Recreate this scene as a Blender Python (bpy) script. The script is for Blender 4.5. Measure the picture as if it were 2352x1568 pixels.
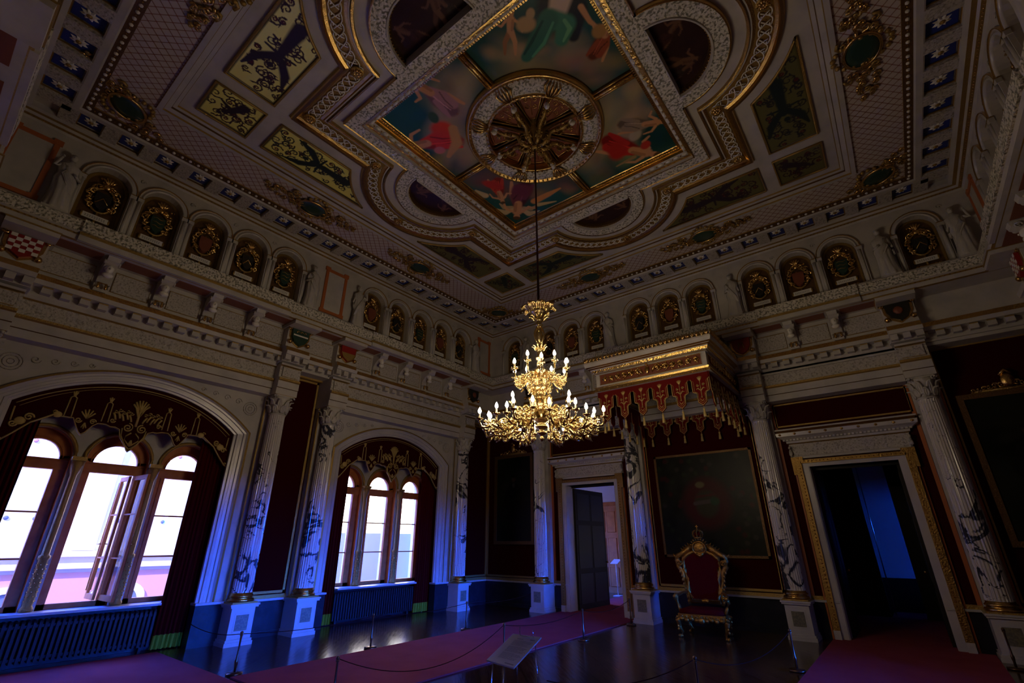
import bpy, math, random
import numpy as np
from mathutils import Vector, Matrix
random.seed(7); np.random.seed(7)
for o in list(bpy.data.objects): bpy.data.objects.remove(o)
S = bpy.context.scene
COL = S.collection
pi, sin, cos = math.pi, math.sin, math.cos

# ------------------------------------------------------------ camera, exposure, world, sun
LX, LY = 11.7333, 11.5444
XC, YC = LX/2, -LY/2
yaw, pit, rol = 0.6671, 0.4017, 0.0006
fw = Vector((-sin(yaw)*cos(pit), cos(yaw)*cos(pit), sin(pit)))
rt = Vector((cos(yaw), sin(yaw), 0)); up = rt.cross(fw)
R_ = cos(rol)*rt + sin(rol)*up; U_ = -sin(rol)*rt + cos(rol)*up
cd = bpy.data.cameras.new('camera'); cam = bpy.data.objects.new('camera', cd); COL.objects.link(cam)
cam.matrix_world = Matrix((( R_.x, U_.x, -fw.x, 9.3684), (R_.y, U_.y, -fw.y, -10.8513), (R_.z, U_.z, -fw.z, 1.65), (0,0,0,1)))
cd.sensor_width = 36; cd.lens = 1078.465/2352*36; cd.clip_start = .05; cd.clip_end = 300
S.camera = cam
S.view_settings.view_transform = 'Standard'; S.view_settings.look = 'None'
S.view_settings.exposure = 0.0; S.view_settings.gamma = 1; S.view_settings.use_curve_mapping = False
BULB = 160.0          # emission of the chandelier bulbs
W = bpy.data.worlds.new('sky'); S.world = W; W.use_nodes = True
nt = W.node_tree; nt.nodes.clear()
def wn(t, **k):
    n = nt.nodes.new(t)
    for a, b in k.items(): setattr(n, a, b)
    return n
tc = wn('ShaderNodeTexCoord'); sx = wn('ShaderNodeSeparateXYZ'); nt.links.new(tc.outputs['Generated'], sx.inputs[0])
def wmr(src, a, b, lo=0.0, hi=1.0):
    q = wn('ShaderNodeMapRange', interpolation_type='SMOOTHSTEP'); q.inputs['From Min'].default_value = a; q.inputs['From Max'].default_value = b
    q.inputs['To Min'].default_value = lo; q.inputs['To Max'].default_value = hi; nt.links.new(src, q.inputs['Value']); return q.outputs[0]
def wmix(f, a, b):
    q = wn('ShaderNodeMix', data_type='RGBA'); nt.links.new(f, q.inputs['Factor'])
    for i, c in ((6, a), (7, b)):
        if isinstance(c, tuple): q.inputs[i].default_value = (*c, 1)
        else: nt.links.new(c, q.inputs[i])
    return q.outputs[2]
X_, Z_ = sx.outputs['X'], sx.outputs['Z']
high = wmix(wmr(sx.outputs['Y'], .0, .35), (1.2, 6.0, 62.0), (6.5, 5.4, 5.2))
west = wmix(wmr(Z_, .22, .42), (10.0, 9.4, 9.6), high)      # white haze low down, blue overhead
base = wmix(wmr(X_, -.1, .2), west, (.12, .36, 1.6))
up_ = wmr(Z_, .17, .28, 1.0, 0.0); east = wmr(X_, .925, .965)
mu = wn('ShaderNodeMath', operation='MULTIPLY'); nt.links.new(up_, mu.inputs[0]); nt.links.new(east, mu.inputs[1])
glow = wmix(mu.outputs[0], base, (3.0, 36.0, 380.0))                  # added blue patch low in the east sky, shaped to light the pedestals
col_ = wmix(wmr(Z_, .0, .05), (.12, .13, .18), glow)
bg = wn('ShaderNodeBackground'); nt.links.new(col_, bg.inputs[0]); bg.inputs[1].default_value = 1.0
wo = wn('ShaderNodeOutputWorld'); nt.links.new(bg.outputs[0], wo.inputs[0])
sd = bpy.data.lights.new('sun', 'SUN'); sd.energy = 8.0; sd.angle = .01; sd.color = (1, .86, .72)
sun = bpy.data.objects.new('sun', sd); COL.objects.link(sun)
sun.rotation_euler = Vector((-.42, .70, -.60)).to_track_quat('-Z', 'Y').to_euler()

# ------------------------------------------------------------ materials
M = {}
def mat(name, col=(.5,.5,.5), rough=.5, metal=0, emis=None, bump=None, noise=None, spec=None, coat=None):
    m = bpy.data.materials.new(name); m.use_nodes = True; n = m.node_tree.nodes; l = m.node_tree.links
    b = n['Principled BSDF']; b.inputs['Base Color'].default_value = (*col, 1)
    b.inputs['Roughness'].default_value = rough; b.inputs['Metallic'].default_value = metal
    if spec is not None: b.inputs['Specular IOR Level'].default_value = spec
    if coat: b.inputs['Coat Weight'].default_value = coat; b.inputs['Coat Roughness'].default_value = .08
    if emis: b.inputs['Emission Color'].default_value = (*emis[0], 1); b.inputs['Emission Strength'].default_value = emis[1]
    if bump or noise:
        t = n.new('ShaderNodeTexCoord')
    if noise:            # noise=(scale, colour2, lo, hi)
        x = n.new('ShaderNodeTexNoise'); x.inputs['Scale'].default_value = noise[0]; x.inputs['Detail'].default_value = 5
        l.new(t.outputs['Object'], x.inputs['Vector'])
        r = n.new('ShaderNodeValToRGB'); r.color_ramp.elements[0].position = noise[2]; r.color_ramp.elements[1].position = noise[3]
        r.color_ramp.elements[0].color = (*col, 1); r.color_ramp.elements[1].color = (*noise[1], 1)
        l.new(x.outputs[0], r.inputs[0]); l.new(r.outputs[0], b.inputs['Base Color'])
    if bump:             # bump=(kind, scale, strength)
        if bump[0] == 'voronoi':
            x = n.new('ShaderNodeTexVoronoi')
        else:
            x = n.new('ShaderNodeTexNoise'); x.inputs['Detail'].default_value = 3
        x.inputs['Scale'].default_value = bump[1]; l.new(t.outputs['Object'], x.inputs['Vector'])
        bp = n.new('ShaderNodeBump'); bp.inputs['Strength'].default_value = bump[2]; bp.inputs['Distance'].default_value = .02
        l.new(x.outputs[0], bp.inputs['Height']); l.new(bp.outputs[0], b.inputs['Normal'])
    M[name] = m; return m
mat('plaster', (.50,.465,.425), .55, noise=(3,(.40,.375,.35),.4,.7))
mat('marble', (.54,.51,.49), .25, noise=(1.3,(.40,.38,.38),.45,.75))
mat('carved', (.48,.44,.40), .5, bump=('noise',26,1.0), noise=(34,(.25,.22,.19),.5,.66))
mat('vermic', (.66,.61,.52), .45, bump=('noise',24,1.6), noise=(27,(.20,.19,.14),.49,.58))
mat('gold', (.66,.42,.14), .26, 1, bump=('noise',60,.25))
mat('gold_bright', (.62,.45,.20), .24, 1, bump=('noise',60,.3))
mat('gold_relief', (.78,.50,.15), .25, 1, bump=('noise',22,.9))
mat('gold_dull', (.42,.27,.08), .45, .8, bump=('noise',50,.6))
mat('gold_satin', (.36,.22,.055), .45, .6, bump=('noise',90,.4))
mat('gold_frame', (.34,.20,.055), .35, .9, bump=('noise',40,.6))
mat('gold_thread', (.50,.36,.12), .6, .15)
mat('brown_gold', (.14,.07,.02), .4, .5, bump=('noise',40,.5))
mat('velvet', (.038,.0015,.001), .9, spec=.05)
mat('valance_red', (.13,.008,.006), .9, spec=.1)
mat('drape', (.075,.003,.0025), .9, spec=.05, bump=('noise',8,.2))
mat('drape_back', (.035,.002,.003), .9, spec=.1)
mat('green_trim', (.20,.26,.02), .8, spec=.1)
mat('wood_frame', (.50,.17,.045), .5, noise=(6,(.38,.11,.025),.4,.7), spec=.2)
mat('wood_door', (.50,.19,.055), .4, noise=(5,(.38,.13,.04),.4,.7))
mat('dark_wood', (.014,.010,.006), .45, spec=.25)
mat('black', (.01,.01,.01), .4)
mat('orange_frame', (.42,.12,.03), .5)
mat('blue', (.015,.03,.22), .5)
mat('gold_throne', (.42,.22,.04), .36, .9, bump=('noise',50,.5))
mat('gold_arabesque', (.8,.7,.3), .4, .7)
mat('green_disc', (.02,.05,.035), .3)
mat('shield_black', (.02,.018,.014), .3)
mat('shield_red', (.25,.012,.008), .35)
mat('white', (.72,.69,.64), .5)
mat('stone_inset', (.22,.20,.13), .3, noise=(40,(.14,.13,.10),.4,.6))
mat('stone_dark', (.016,.017,.024), .28, spec=.25, noise=(4,(.035,.035,.045),.5,.8))
mat('radiator', (.014,.016,.022), .55, spec=.3)
mat('sill', (.45,.45,.47), .3)
mat('carpet', (.31,.06,.075), .95, spec=.03, bump=('noise',200,.4), noise=(2.2,(.27,.05,.063),.4,.7))
mat('rope', (.03,.008,.006), .95, spec=.0)
mat('brass_dark', (.16,.09,.05), .3, .9)
mat('steel', (.6,.6,.65), .2, 1)
mat('panel_grey', (.42,.40,.38), .45)
mat('ink', (.10,.09,.09), .7)
mat('rod', (.06,.008,.008), .6)
mat('bulb', (1,.9,.7), .3, emis=((1,.80,.54), BULB))
mat('candle', (.75,.68,.52), .4)
mat('brown_panel', (.20,.055,.025), .5)
mat('facade_white', (.80,.76,.72), .8); mat('facade_red', (.62,.30,.26), .8); mat('facade_glass', (.12,.16,.22), .1); mat('facade_sand', (.7,.62,.5), .8)
mat('paper', (.8,.8,.8), .8); mat('court', (.05,.05,.05), .9)

def nodemat(name, rough=.5, metal=0, spec=None):
    m = bpy.data.materials.new(name); m.use_nodes = True; b = m.node_tree.nodes['Principled BSDF']
    b.inputs['Roughness'].default_value = rough; b.inputs['Metallic'].default_value = metal
    if spec is not None: b.inputs['Specular IOR Level'].default_value = spec
    M[name] = m
    def N(t, **k):
        n = m.node_tree.nodes.new(t)
        for a, v in k.items():
            if a.startswith('i_'): n.inputs[a[2:].replace('_',' ')].default_value = v
            else: setattr(n, a, v)
        return n
    return m, b, N, m.node_tree.links.new
# painted surfaces: colour stored on a fine mesh, alpha = how metallic the ground is
m, b, N, L = nodemat('painted', .45, spec=.15)
a = N('ShaderNodeAttribute', attribute_name='Col'); L(a.outputs['Color'], b.inputs['Base Color']); L(a.outputs['Alpha'], b.inputs['Metallic'])
nz = N('ShaderNodeTexNoise', i_Scale=30.0); bp = N('ShaderNodeBump', i_Strength=.15, i_Distance=.01); L(nz.outputs[0], bp.inputs['Height']); L(bp.outputs[0], b.inputs['Normal'])
b.inputs['Roughness'].default_value = .38
# veined marble shafts
m, b, N, L = nodemat('column_marble', .18)
t = N('ShaderNodeTexCoord'); oi = N('ShaderNodeObjectInfo')
vm = N('ShaderNodeVectorMath', operation='ADD'); vs = N('ShaderNodeCombineXYZ'); ms = N('ShaderNodeMath', operation='MULTIPLY'); ms.inputs[1].default_value = 37
L(oi.outputs['Random'], ms.inputs[0]); L(ms.outputs[0], vs.inputs[2]); L(ms.outputs[0], vs.inputs[0]); L(t.outputs['Object'], vm.inputs[0]); L(vs.outputs[0], vm.inputs[1])
n1 = N('ShaderNodeTexNoise', i_Scale=2.2, i_Detail=8.0, i_Distortion=.9); L(vm.outputs[0], n1.inputs['Vector'])
n2 = N('ShaderNodeTexNoise', i_Scale=.9, i_Detail=1.0); L(vm.outputs[0], n2.inputs['Vector'])
ab = N('ShaderNodeMath', operation='SUBTRACT'); ab.inputs[1].default_value = .5; L(n1.outputs[0], ab.inputs[0])
aa = N('ShaderNodeMath', operation='ABSOLUTE'); L(ab.outputs[0], aa.inputs[0])
r2 = N('ShaderNodeMapRange'); r2.inputs['From Min'].default_value=.44; r2.inputs['From Max'].default_value=.60; r2.inputs['To Min'].default_value=.0; r2.inputs['To Max'].default_value=.075; L(n2.outputs[0], r2.inputs['Value'])
dv = N('ShaderNodeMath', operation='DIVIDE'); L(aa.outputs[0], dv.inputs[0]); ad = N('ShaderNodeMath', operation='ADD'); ad.inputs[1].default_value=.0025; L(r2.outputs[0], ad.inputs[0]); L(ad.outputs[0], dv.inputs[1])
cr = N('ShaderNodeValToRGB'); cr.color_ramp.elements[0].position=.5; cr.color_ramp.elements[0].color=(.035,.035,.05,1); cr.color_ramp.elements[1].position=1.0; cr.color_ramp.elements[1].color=(.60,.56,.53,1)
L(dv.outputs[0], cr.inputs[0]); L(cr.outputs[0], b.inputs['Base Color'])
# gilded lattice on white
m, b, N, L = nodemat('lattice', .5)
t = N('ShaderNodeTexCoord'); s_ = N('ShaderNodeSeparateXYZ'); L(t.outputs['Object'], s_.inputs[0])
def mth(op, a=None, bb=None, va=None, vb=None):
    q = N('ShaderNodeMath', operation=op)
    if a is not None: L(a, q.inputs[0])
    if bb is not None: L(bb, q.inputs[1])
    if va is not None: q.inputs[0].default_value = va
    if vb is not None: q.inputs[1].default_value = vb
    return q.outputs[0]
fs = []
for sg in ('ADD', 'SUBTRACT'):
    q = mth(sg, s_.outputs['X'], s_.outputs['Y']); q = mth('MULTIPLY', q, vb=7.0); q = mth('FRACT', q); q = mth('SUBTRACT', q, vb=.5); q = mth('ABSOLUTE', q); fs.append(q)
mx = mth('MAXIMUM', fs[0], fs[1]); mn = mth('MINIMUM', fs[0], fs[1])
cr = N('ShaderNodeValToRGB'); e = cr.color_ramp.elements; e[0].position=.40; e[0].color=(.50,.43,.38,1); e[1].position=.46; e[1].color=(.24,.13,.08,1); L(mx, cr.inputs[0])
c2 = N('ShaderNodeValToRGB'); e = c2.color_ramp.elements; e[0].position=.40; e[0].color=(0,0,0,1); e[1].position=.44; e[1].color=(1,1,1,1); L(mn, c2.inputs[0])
mi = N('ShaderNodeMix', data_type='RGBA'); L(c2.outputs[0], mi.inputs['Factor']); L(cr.outputs[0], mi.inputs[6]); mi.inputs[7].default_value=(.22,.04,.02,1); L(mi.outputs[2], b.inputs['Base Color'])
# parquet floor
m, b, N, L = nodemat('parquet', .16, spec=.38)
t = N('ShaderNodeTexCoord'); mp = N('ShaderNodeMapping'); mp.inputs['Rotation'].default_value=(0,0,pi/4); L(t.outputs['Object'], mp.inputs[0])
ck = N('ShaderNodeTexBrick', i_Scale=1.0); ck.inputs['Color1'].default_value=(.055,.024,.011,1); ck.inputs['Color2'].default_value=(.085,.038,.017,1); ck.inputs['Mortar'].default_value=(.02,.01,.006,1)
ck.inputs['Mortar Size'].default_value=.012; ck.inputs['Brick Width'].default_value=.9; ck.inputs['Row Height'].default_value=.3; L(mp.outputs[0], ck.inputs['Vector'])
gn = N('ShaderNodeTexNoise', i_Scale=9.0, i_Detail=6.0); m3 = N('ShaderNodeMapping'); m3.inputs['Scale'].default_value=(.25,3,1); L(mp.outputs[0], m3.inputs[0]); L(m3.outputs[0], gn.inputs['Vector'])
mi = N('ShaderNodeMix', data_type='RGBA', blend_type='MULTIPLY'); mi.inputs['Factor'].default_value=.6; L(ck.outputs[0], mi.inputs[6]); L(gn.outputs[0], mi.inputs[7]); L(mi.outputs[2], b.inputs['Base Color'])
rr = N('ShaderNodeMapRange'); rr.inputs['To Min'].default_value=.10; rr.inputs['To Max'].default_value=.27; L(gn.outputs[0], rr.inputs['Value']); L(rr.outputs[0], b.inputs['Roughness'])
bp = N('ShaderNodeBump', i_Strength=.12, i_Distance=.01); L(gn.outputs[0], bp.inputs['Height']); L(bp.outputs[0], b.inputs['Normal'])
# window glass
m = bpy.data.materials.new('glass'); m.use_nodes = True; n = m.node_tree.nodes; n.clear()
tr = n.new('ShaderNodeBsdfTransparent'); gl = n.new('ShaderNodeBsdfGlossy'); gl.inputs['Roughness'].default_value=.02; fr = n.new('ShaderNodeFresnel'); fr.inputs[0].default_value=1.45
mxs = n.new('ShaderNodeMixShader'); ou = n.new('ShaderNodeOutputMaterial'); l = m.node_tree.links
l.new(fr.outputs[0], mxs.inputs[0]); l.new(tr.outputs[0], mxs.inputs[1]); l.new(gl.outputs[0], mxs.inputs[2]); l.new(mxs.outputs[0], ou.inputs[0]); M['glass'] = m

# ------------------------------------------------------------ mesh helpers
IDT = lambda p: p
class MB:
    def __init__(s, T=IDT): s.v=[]; s.f=[]; s.m=[]; s.sm=[]; s.T=T; s.mat='plaster'; s.smooth=False
    def add(s, vs, fs, smooth=None, mt=None):
        k=len(s.v); T=s.T
        s.v += [tuple(T(p)) for p in vs]
        s.f += [tuple(i+k for i in f) for f in fs]
        s.m += [mt or s.mat]*len(fs); s.sm += [s.smooth if smooth is None else smooth]*len(fs); return s
    def box(s, a, b, mt=None):
        x0,y0,z0=a; x1,y1,z1=b
        return s.add([(x0,y0,z0),(x1,y0,z0),(x1,y1,z0),(x0,y1,z0),(x0,y0,z1),(x1,y0,z1),(x1,y1,z1),(x0,y1,z1)],
            [(0,3,2,1),(4,5,6,7),(0,1,5,4),(1,2,6,5),(2,3,7,6),(3,0,4,7)], False, mt)
    def hexa(s, q0, q1, mt=None):           # two quads (bottom, top)
        return s.add(list(q0)+list(q1), [(0,3,2,1),(4,5,6,7),(0,1,5,4),(1,2,6,5),(2,3,7,6),(3,0,4,7)], False, mt)
    def lathe(s, prof, c=(0,0,0), n=16, mt=None, smooth=True, axis='z', flute=0, nf=0):
        vs=[]
        for r,z in prof:
            for i in range(n):
                a=2*pi*i/n; rr=r*(1-(flute*(.5+.5*cos(nf*a)) if nf else 0))
                q=(rr*cos(a), rr*sin(a), z)
                if axis=='x': q=(q[2],q[0],q[1])
                if axis=='y': q=(q[0],q[2],q[1])
                vs.append((c[0]+q[0],c[1]+q[1],c[2]+q[2]))
        fs=[(j*n+i, j*n+(i+1)%n, (j+1)*n+(i+1)%n, (j+1)*n+i) for j in range(len(prof)-1) for i in range(n)]
        fs += [tuple(range(n-1,-1,-1)), tuple((len(prof)-1)*n+i for i in range(n))]
        return s.add(vs, fs, smooth, mt)
    def tube(s, pts, r, n=6, mt=None, closed=False, smooth=True, flat=1.0):
        pts=[Vector(p) for p in pts]; k=len(pts); vs=[]
        rs = r if isinstance(r,(list,tuple)) else [r]*k
        for i,p in enumerate(pts):
            a=pts[(i-1)%k] if (closed or i>0) else p; b=pts[(i+1)%k] if (closed or i<k-1) else p
            t=(b-a); t = t.normalized() if t.length>1e-9 else Vector((0,0,1))
            u = t.cross(Vector((0,0,1)))
            if u.length<.15: u = t.cross(Vector((0,1,0)))
            u.normalize(); w=t.cross(u)
            for j in range(n):
                q=2*pi*j/n; vs.append(p+u*(rs[i]*cos(q))+w*(rs[i]*flat*sin(q)))
        m_=k if closed else k-1
        fs=[(i*n+j,(i*n+(j+1)%n),((i+1)%k)*n+(j+1)%n,((i+1)%k)*n+j) for i in range(m_) for j in range(n)]
        if not closed: fs += [tuple(range(n-1,-1,-1)), tuple((k-1)*n+j for j in range(n))]
        return s.add(vs, fs, smooth, mt)
    def ball(s, c, r, n=8, m=6, mt=None, rot=None):
        r = r if isinstance(r,(tuple,list)) else (r,r,r); vs=[]
        for i in range(m+1):
            t=pi*i/m
            for j in range(n):
                a=2*pi*j/n; q=Vector((r[0]*sin(t)*cos(a), r[1]*sin(t)*sin(a), r[2]*cos(t)))
                if rot: q=rot@q
                vs.append((c[0]+q.x,c[1]+q.y,c[2]+q.z))
        fs=[(i*n+j,(i+1)*n+j,(i+1)*n+(j+1)%n,i*n+(j+1)%n) for i in range(m) for j in range(n)]
        return s.add(vs, fs, True, mt)
    def bead(s, c, r, mt=None):
        x,y,z=c
        return s.add([(x+r,y,z),(x-r,y,z),(x,y+r,z),(x,y-r,z),(x,y,z+r),(x,y,z-r)],
            [(0,2,4),(2,1,4),(1,3,4),(3,0,4),(2,0,5),(1,2,5),(3,1,5),(0,3,5)], True, mt)
    def prism(s, poly, f0, f1, mt=None, smooth=False):  # f0,f1 map 2D -> 3D
        n=len(poly)
        return s.add([f0(p) for p in poly]+[f1(p) for p in poly],
            [tuple(range(n-1,-1,-1)), tuple(range(n,2*n))]+[(i,(i+1)%n,n+(i+1)%n,n+i) for i in range(n)], smooth, mt)
    def loft(s, rings, closed=True, mt=None, smooth=False, caps=False):
        n=len(rings[0]); vs=[p for r in rings for p in r]; m_=n if closed else n-1
        fs=[(j*n+i,j*n+(i+1)%n,(j+1)*n+(i+1)%n,(j+1)*n+i) for j in range(len(rings)-1) for i in range(m_)]
        if caps: fs += [tuple(range(n-1,-1,-1)), tuple((len(rings)-1)*n+i for i in range(n))]
        return s.add(vs, fs, smooth, mt)
    def build(s, name, parent=None, matrix=None, fix=True):
        me=bpy.data.meshes.new(name); me.from_pydata([tuple(v) for v in s.v], [], s.f)
        ms=[]
        for q in s.m:
            if q not in ms: ms.append(q)
        for q in ms: me.materials.append(M[q])
        me.polygons.foreach_set('material_index', [ms.index(q) for q in s.m])
        me.polygons.foreach_set('use_smooth', s.sm)
        me.update()
        o=bpy.data.objects.new(name, me); COL.objects.link(o)
        if parent is not None: o.parent = parent
        if matrix is not None: o.matrix_local = matrix
        return o
def tag(o, label, cat, group=None):
    o['label']=label; o['category']=cat
    if group: o['group']=group
    return o
def struct(o): o['kind']='structure'; return o
def empty(name, M4=None, label=None, cat=None, group=None):
    o=bpy.data.objects.new(name, None); COL.objects.link(o); o.empty_display_size=.1
    if M4 is not None: o.matrix_world = M4
    if label: tag(o,label,cat,group)
    return o
def dup(root, M4, label, group=None):
    def cp(o, par):
        c=o.copy(); COL.objects.link(c)
        if par is not None:
            c.parent=par; c.matrix_parent_inverse=o.matrix_parent_inverse.copy()
        for ch in o.children: cp(ch, c)
        return c
    r=cp(root, None); r.matrix_world=M4; r['label']=label
    if group: r['group']=group
    return r
# wall frames: s along the wall, e out into the room, z up
SIDE = {'window': lambda p:(p[1],p[0],p[2]), 'throne': lambda p:(p[0],-p[1],p[2]),
        'opposite': lambda p:(LX-p[1],p[0],p[2]), 'near': lambda p:(p[0],-LY+p[1],p[2])}
# local frame of a thing on a wall: x along, -y out into the room
ROT = {'window': pi/2, 'throne': 0, 'opposite': -pi/2, 'near': pi}
def WM(side, s, e=0, z=0):
    p = SIDE[side]((s,e,z)); return Matrix.Translation(p) @ Matrix.Rotation(ROT[side],4,'Z')
def spiral(cx, cz, r0, turns, n, dirn=1, a0=0, r1=.15):
    return [(cx+(r0*(1-(1-r1)*i/(n-1)))*cos(a0+dirn*2*pi*turns*i/(n-1)), cz+(r0*(1-(1-r1)*i/(n-1)))*sin(a0+dirn*2*pi*turns*i/(n-1))) for i in range(n)]

# ------------------------------------------------------------ the ceiling
CT = lambda p: (XC+p[0], YC+p[1], p[2])
def outline(h, c=2.3, r=0, n=20):
    pts=[]
    for q in range(4):
        a=q*pi/2; ca,sa=cos(a),sin(a)
        loc=[(h,-h)]
        if r:
            th=math.acos(max(-1,min(1,(h-c)/r))); loc.append((h,-r*sin(th)))
            loc += [(c+r*cos(t), r*sin(t)) for t in [-th+2*th*i/n for i in range(1,n)]]
            loc.append((h, r*sin(th)))
        else:
            loc += [(h,-h+2*h*i/(n+2)) for i in range(1,n+2)]
        pts += [(x*ca-y*sa, x*sa+y*ca) for x,y in loc]
    return pts
def R2(hx, hy): return [(hx,-hy),(hx,hy),(-hx,hy),(-hx,-hy)]
def prof(mb, rings, mats, smooth=False):      # rings: list of (outline, z)
    for i in range(len(rings)-1):
        a,za=rings[i]; b,zb=rings[i+1]
        mb.loft([[(x,y,za) for x,y in a],[(x,y,zb) for x,y in b]], True, mats[i], smooth)
g = MB(CT)
sq = lambda h: R2(h,h)
prof(g, [(sq(1.84),8.33),(sq(1.84),8.27),(sq(1.87),8.25),(sq(1.90),8.19),(sq(1.92),8.19),(sq(1.93),8.13),(sq(1.99),8.11),(sq(1.99),8.08),(sq(2.04),8.07),(sq(2.05),8.02),(sq(2.07),8.02)],
     ['gold','gold','gold_relief','gold','gold','plaster','plaster','gold_relief','plaster','gold'])
n_ = 26
o221 = outline(2.26, 2.28, .90, n_)
g.loft([[(x,y,8.03) for x,y in outline(2.07,n=n_)],[(x,y,8.03) for x,y in outline(2.26,n=n_)]], True, 'vermic')
for q in range(4):
    a=q*pi/2; rot=lambda x,y,z,a=a:(x*cos(a)-y*sin(a), x*sin(a)+y*cos(a), z)
    T=[-pi/2+pi*i/24 for i in range(25)]
    arc=lambda r,z,c=2.30:[rot(c+r*cos(t), r*sin(t), z) for t in T]
    g.add([rot(2.26,-.90,8.03),rot(2.30,-.90,8.03),rot(2.30,.90,8.03),rot(2.26,.90,8.03)],[(0,1,2,3)],False,'vermic')
    g.loft([arc(.70,8.03),arc(.90,8.03)], False, 'vermic')
    g.loft([arc(.90,8.03),arc(.92,8.02),arc(.93,8.05),arc(.93,8.12)], False, 'gold', True)
    g.loft([arc(.70,8.03),arc(.69,8.01),arc(.67,8.01),arc(.66,8.06)], False, 'plaster')
    g.loft([arc(.66,8.06),arc(.645,8.09),arc(.64,8.17)], False, 'brown_gold')
    g.add([rot(2.30,-.66,8.03),rot(2.32,-.64,8.0),rot(2.32,.64,8.0),rot(2.30,.66,8.03),rot(2.33,-.64,8.17),rot(2.33,.64,8.17)],[(0,1,2,3),(1,4,5,2)],False,'plaster')
    for sg in (-1,1):       # raised edge of the textured band along the straight runs
        g.loft([[rot(2.26,sg*.93,8.03),rot(2.26,sg*2.26,8.03)],[rot(2.28,sg*.93,8.02),rot(2.28,sg*2.28,8.02)],[rot(2.29,sg*.93,8.12),rot(2.29,sg*2.29,8.12)]], False, 'gold')
def ol(h,r): return outline(h,2.3,r,n_)
# flat white field, guilloche band with gilt edges
prof(g, [(ol(2.27,.90),8.10),(ol(2.43,1.12),8.10)], ['plaster'])
prof(g, [(ol(2.43,1.12),8.10),(ol(2.43,1.12),8.04),(ol(2.46,1.15),8.03),(ol(2.48,1.17),8.06),(ol(2.50,1.19),8.06),(ol(2.51,1.20),8.09),(ol(2.55,1.24),8.10)],['gold_dull','gold','brown_gold','plaster','gold','gold'])
prof(g, [(ol(2.55,1.24),8.10),(ol(2.78,1.47),8.10)], ['gold_satin'])
prof(g, [(ol(2.78,1.47),8.10),(ol(2.82,1.51),8.08),(ol(2.83,1.52),8.03),(ol(2.87,1.56),8.03),(ol(2.88,1.57),8.06),(ol(2.90,1.59),8.10)],['gold','gold','brown_gold','gold','gold_dull'])
sqn = lambda h: outline(h,n=n_)
prof(g, [(ol(2.90,1.59),8.10),(sqn(4.10),8.10),(sqn(4.11),8.07),(sqn(4.16),8.06),(sqn(4.17),8.03),(sqn(4.24),8.01),(sqn(4.25),7.98),(sqn(4.32),7.98),(sqn(4.33),8.02)],
     ['plaster','gold_dull','plaster','brown_gold','plaster','gold_dull','plaster','gold'])
hx, hy = XC, YC*-1
def rr(e): return R2(hx-e, hy-e)
prof(g, [(R2(4.33,4.33),8.02),(rr(.84),7.975),(rr(.84),7.95),(rr(.72),7.93),(rr(.70),7.90),(rr(.62),7.90)], ['lattice','gold_dull','brown_gold','plaster','plaster'])
# soffit of the crowning cornice: outer rim, inner rim, cross bars; blue coffers above
prof(g, [(rr(.62),7.90),(rr(.60),7.91),(rr(.60),8.0)], ['plaster','plaster'])
prof(g, [(rr(.22),8.0),(rr(.22),7.90),(rr(.16),7.88),(rr(.10),7.88),(rr(.08),7.84),(rr(.03),7.83),(rr(.0),7.80)], ['plaster','plaster','gold_dull','plaster','gold_dull','plaster'])
prof(g, [(rr(.62),8.0),(rr(.10),8.0)], ['plaster'])
for side,Ln in (('window',LY),('throne',LX),('opposite',LY),('near',LX)):
    T=SIDE[side]; sgn = -1 if side in('window','opposite') else 1
    gg=MB(lambda p,T=T:(lambda w:(w[0]-XC,w[1]-YC,w[2]))(T(p))); gg2=MB(IDT)
    N=21; pt=(Ln-1.24)/(N-2+.0)
    tmp=MB(T)
    base = -LY if side in('window','opposite') else 0
    ss=[base+.62+pt*i for i in range(N-1)]
    for i,s in enumerate(ss):
        tmp.box((s-.11,.20,7.90),(s+.11,.62,8.0),'carved')
        tmp.box((s-.125,.20,7.955),(s+.125,.62,7.975),'gold_dull')
    for i in range(len(ss)-1):
        c=(ss[i]+ss[i+1])/2
        tmp.box((c-.15,.24,7.985),(c+.15,.58,7.995),'blue')
        tmp.box((c-.15,.215,7.94),(c+.15,.235,7.955),'gold'); tmp.box((c-.15,.215,7.965),(c+.15,.228,7.975),'gold')
        w0=T((c,.41,7.985)); 
        fl=[]
        for k in range(16):
            r=.10 if k%2 else .06; a=2*pi*k/16
            fl.append((r*cos(a), r*1.1*sin(a)))
        tmp.prism(fl, lambda p,c=c:(c+p[0],.41+p[1],7.984), lambda p,c=c:(c+p[0]*.7,.41+p[1]*.7,7.962), 'white')
        tmp.ball((c,.41,7.96),(.035,.035,.02),8,4,'gold_dull')
    k=len(g.v); g.v += [tuple(v) for v in tmp.v]; g.f += [tuple(i+k for i in f) for f in tmp.f]; g.m += tmp.m; g.sm += tmp.sm
    # beads: gilt line on the wall head, pearls on the fillet
    b=MB(T)
    s=base+.1
    while s<base+Ln-.05: b.bead((s,.055,7.828),.014,'gold'); s+=.062
    s=base+.8
    while s<base+Ln-.75: b.ball((s,.78,7.935),(.028,.028,.022),6,4,'white'); b.bead((s+.065,.78,7.94),.016,'gold'); s+=.13
    k=len(g.v); g.v += [tuple(v) for v in b.v]; g.f += [tuple(i+k for i in f) for f in b.f]; g.m += b.m; g.sm += b.sm
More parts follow.
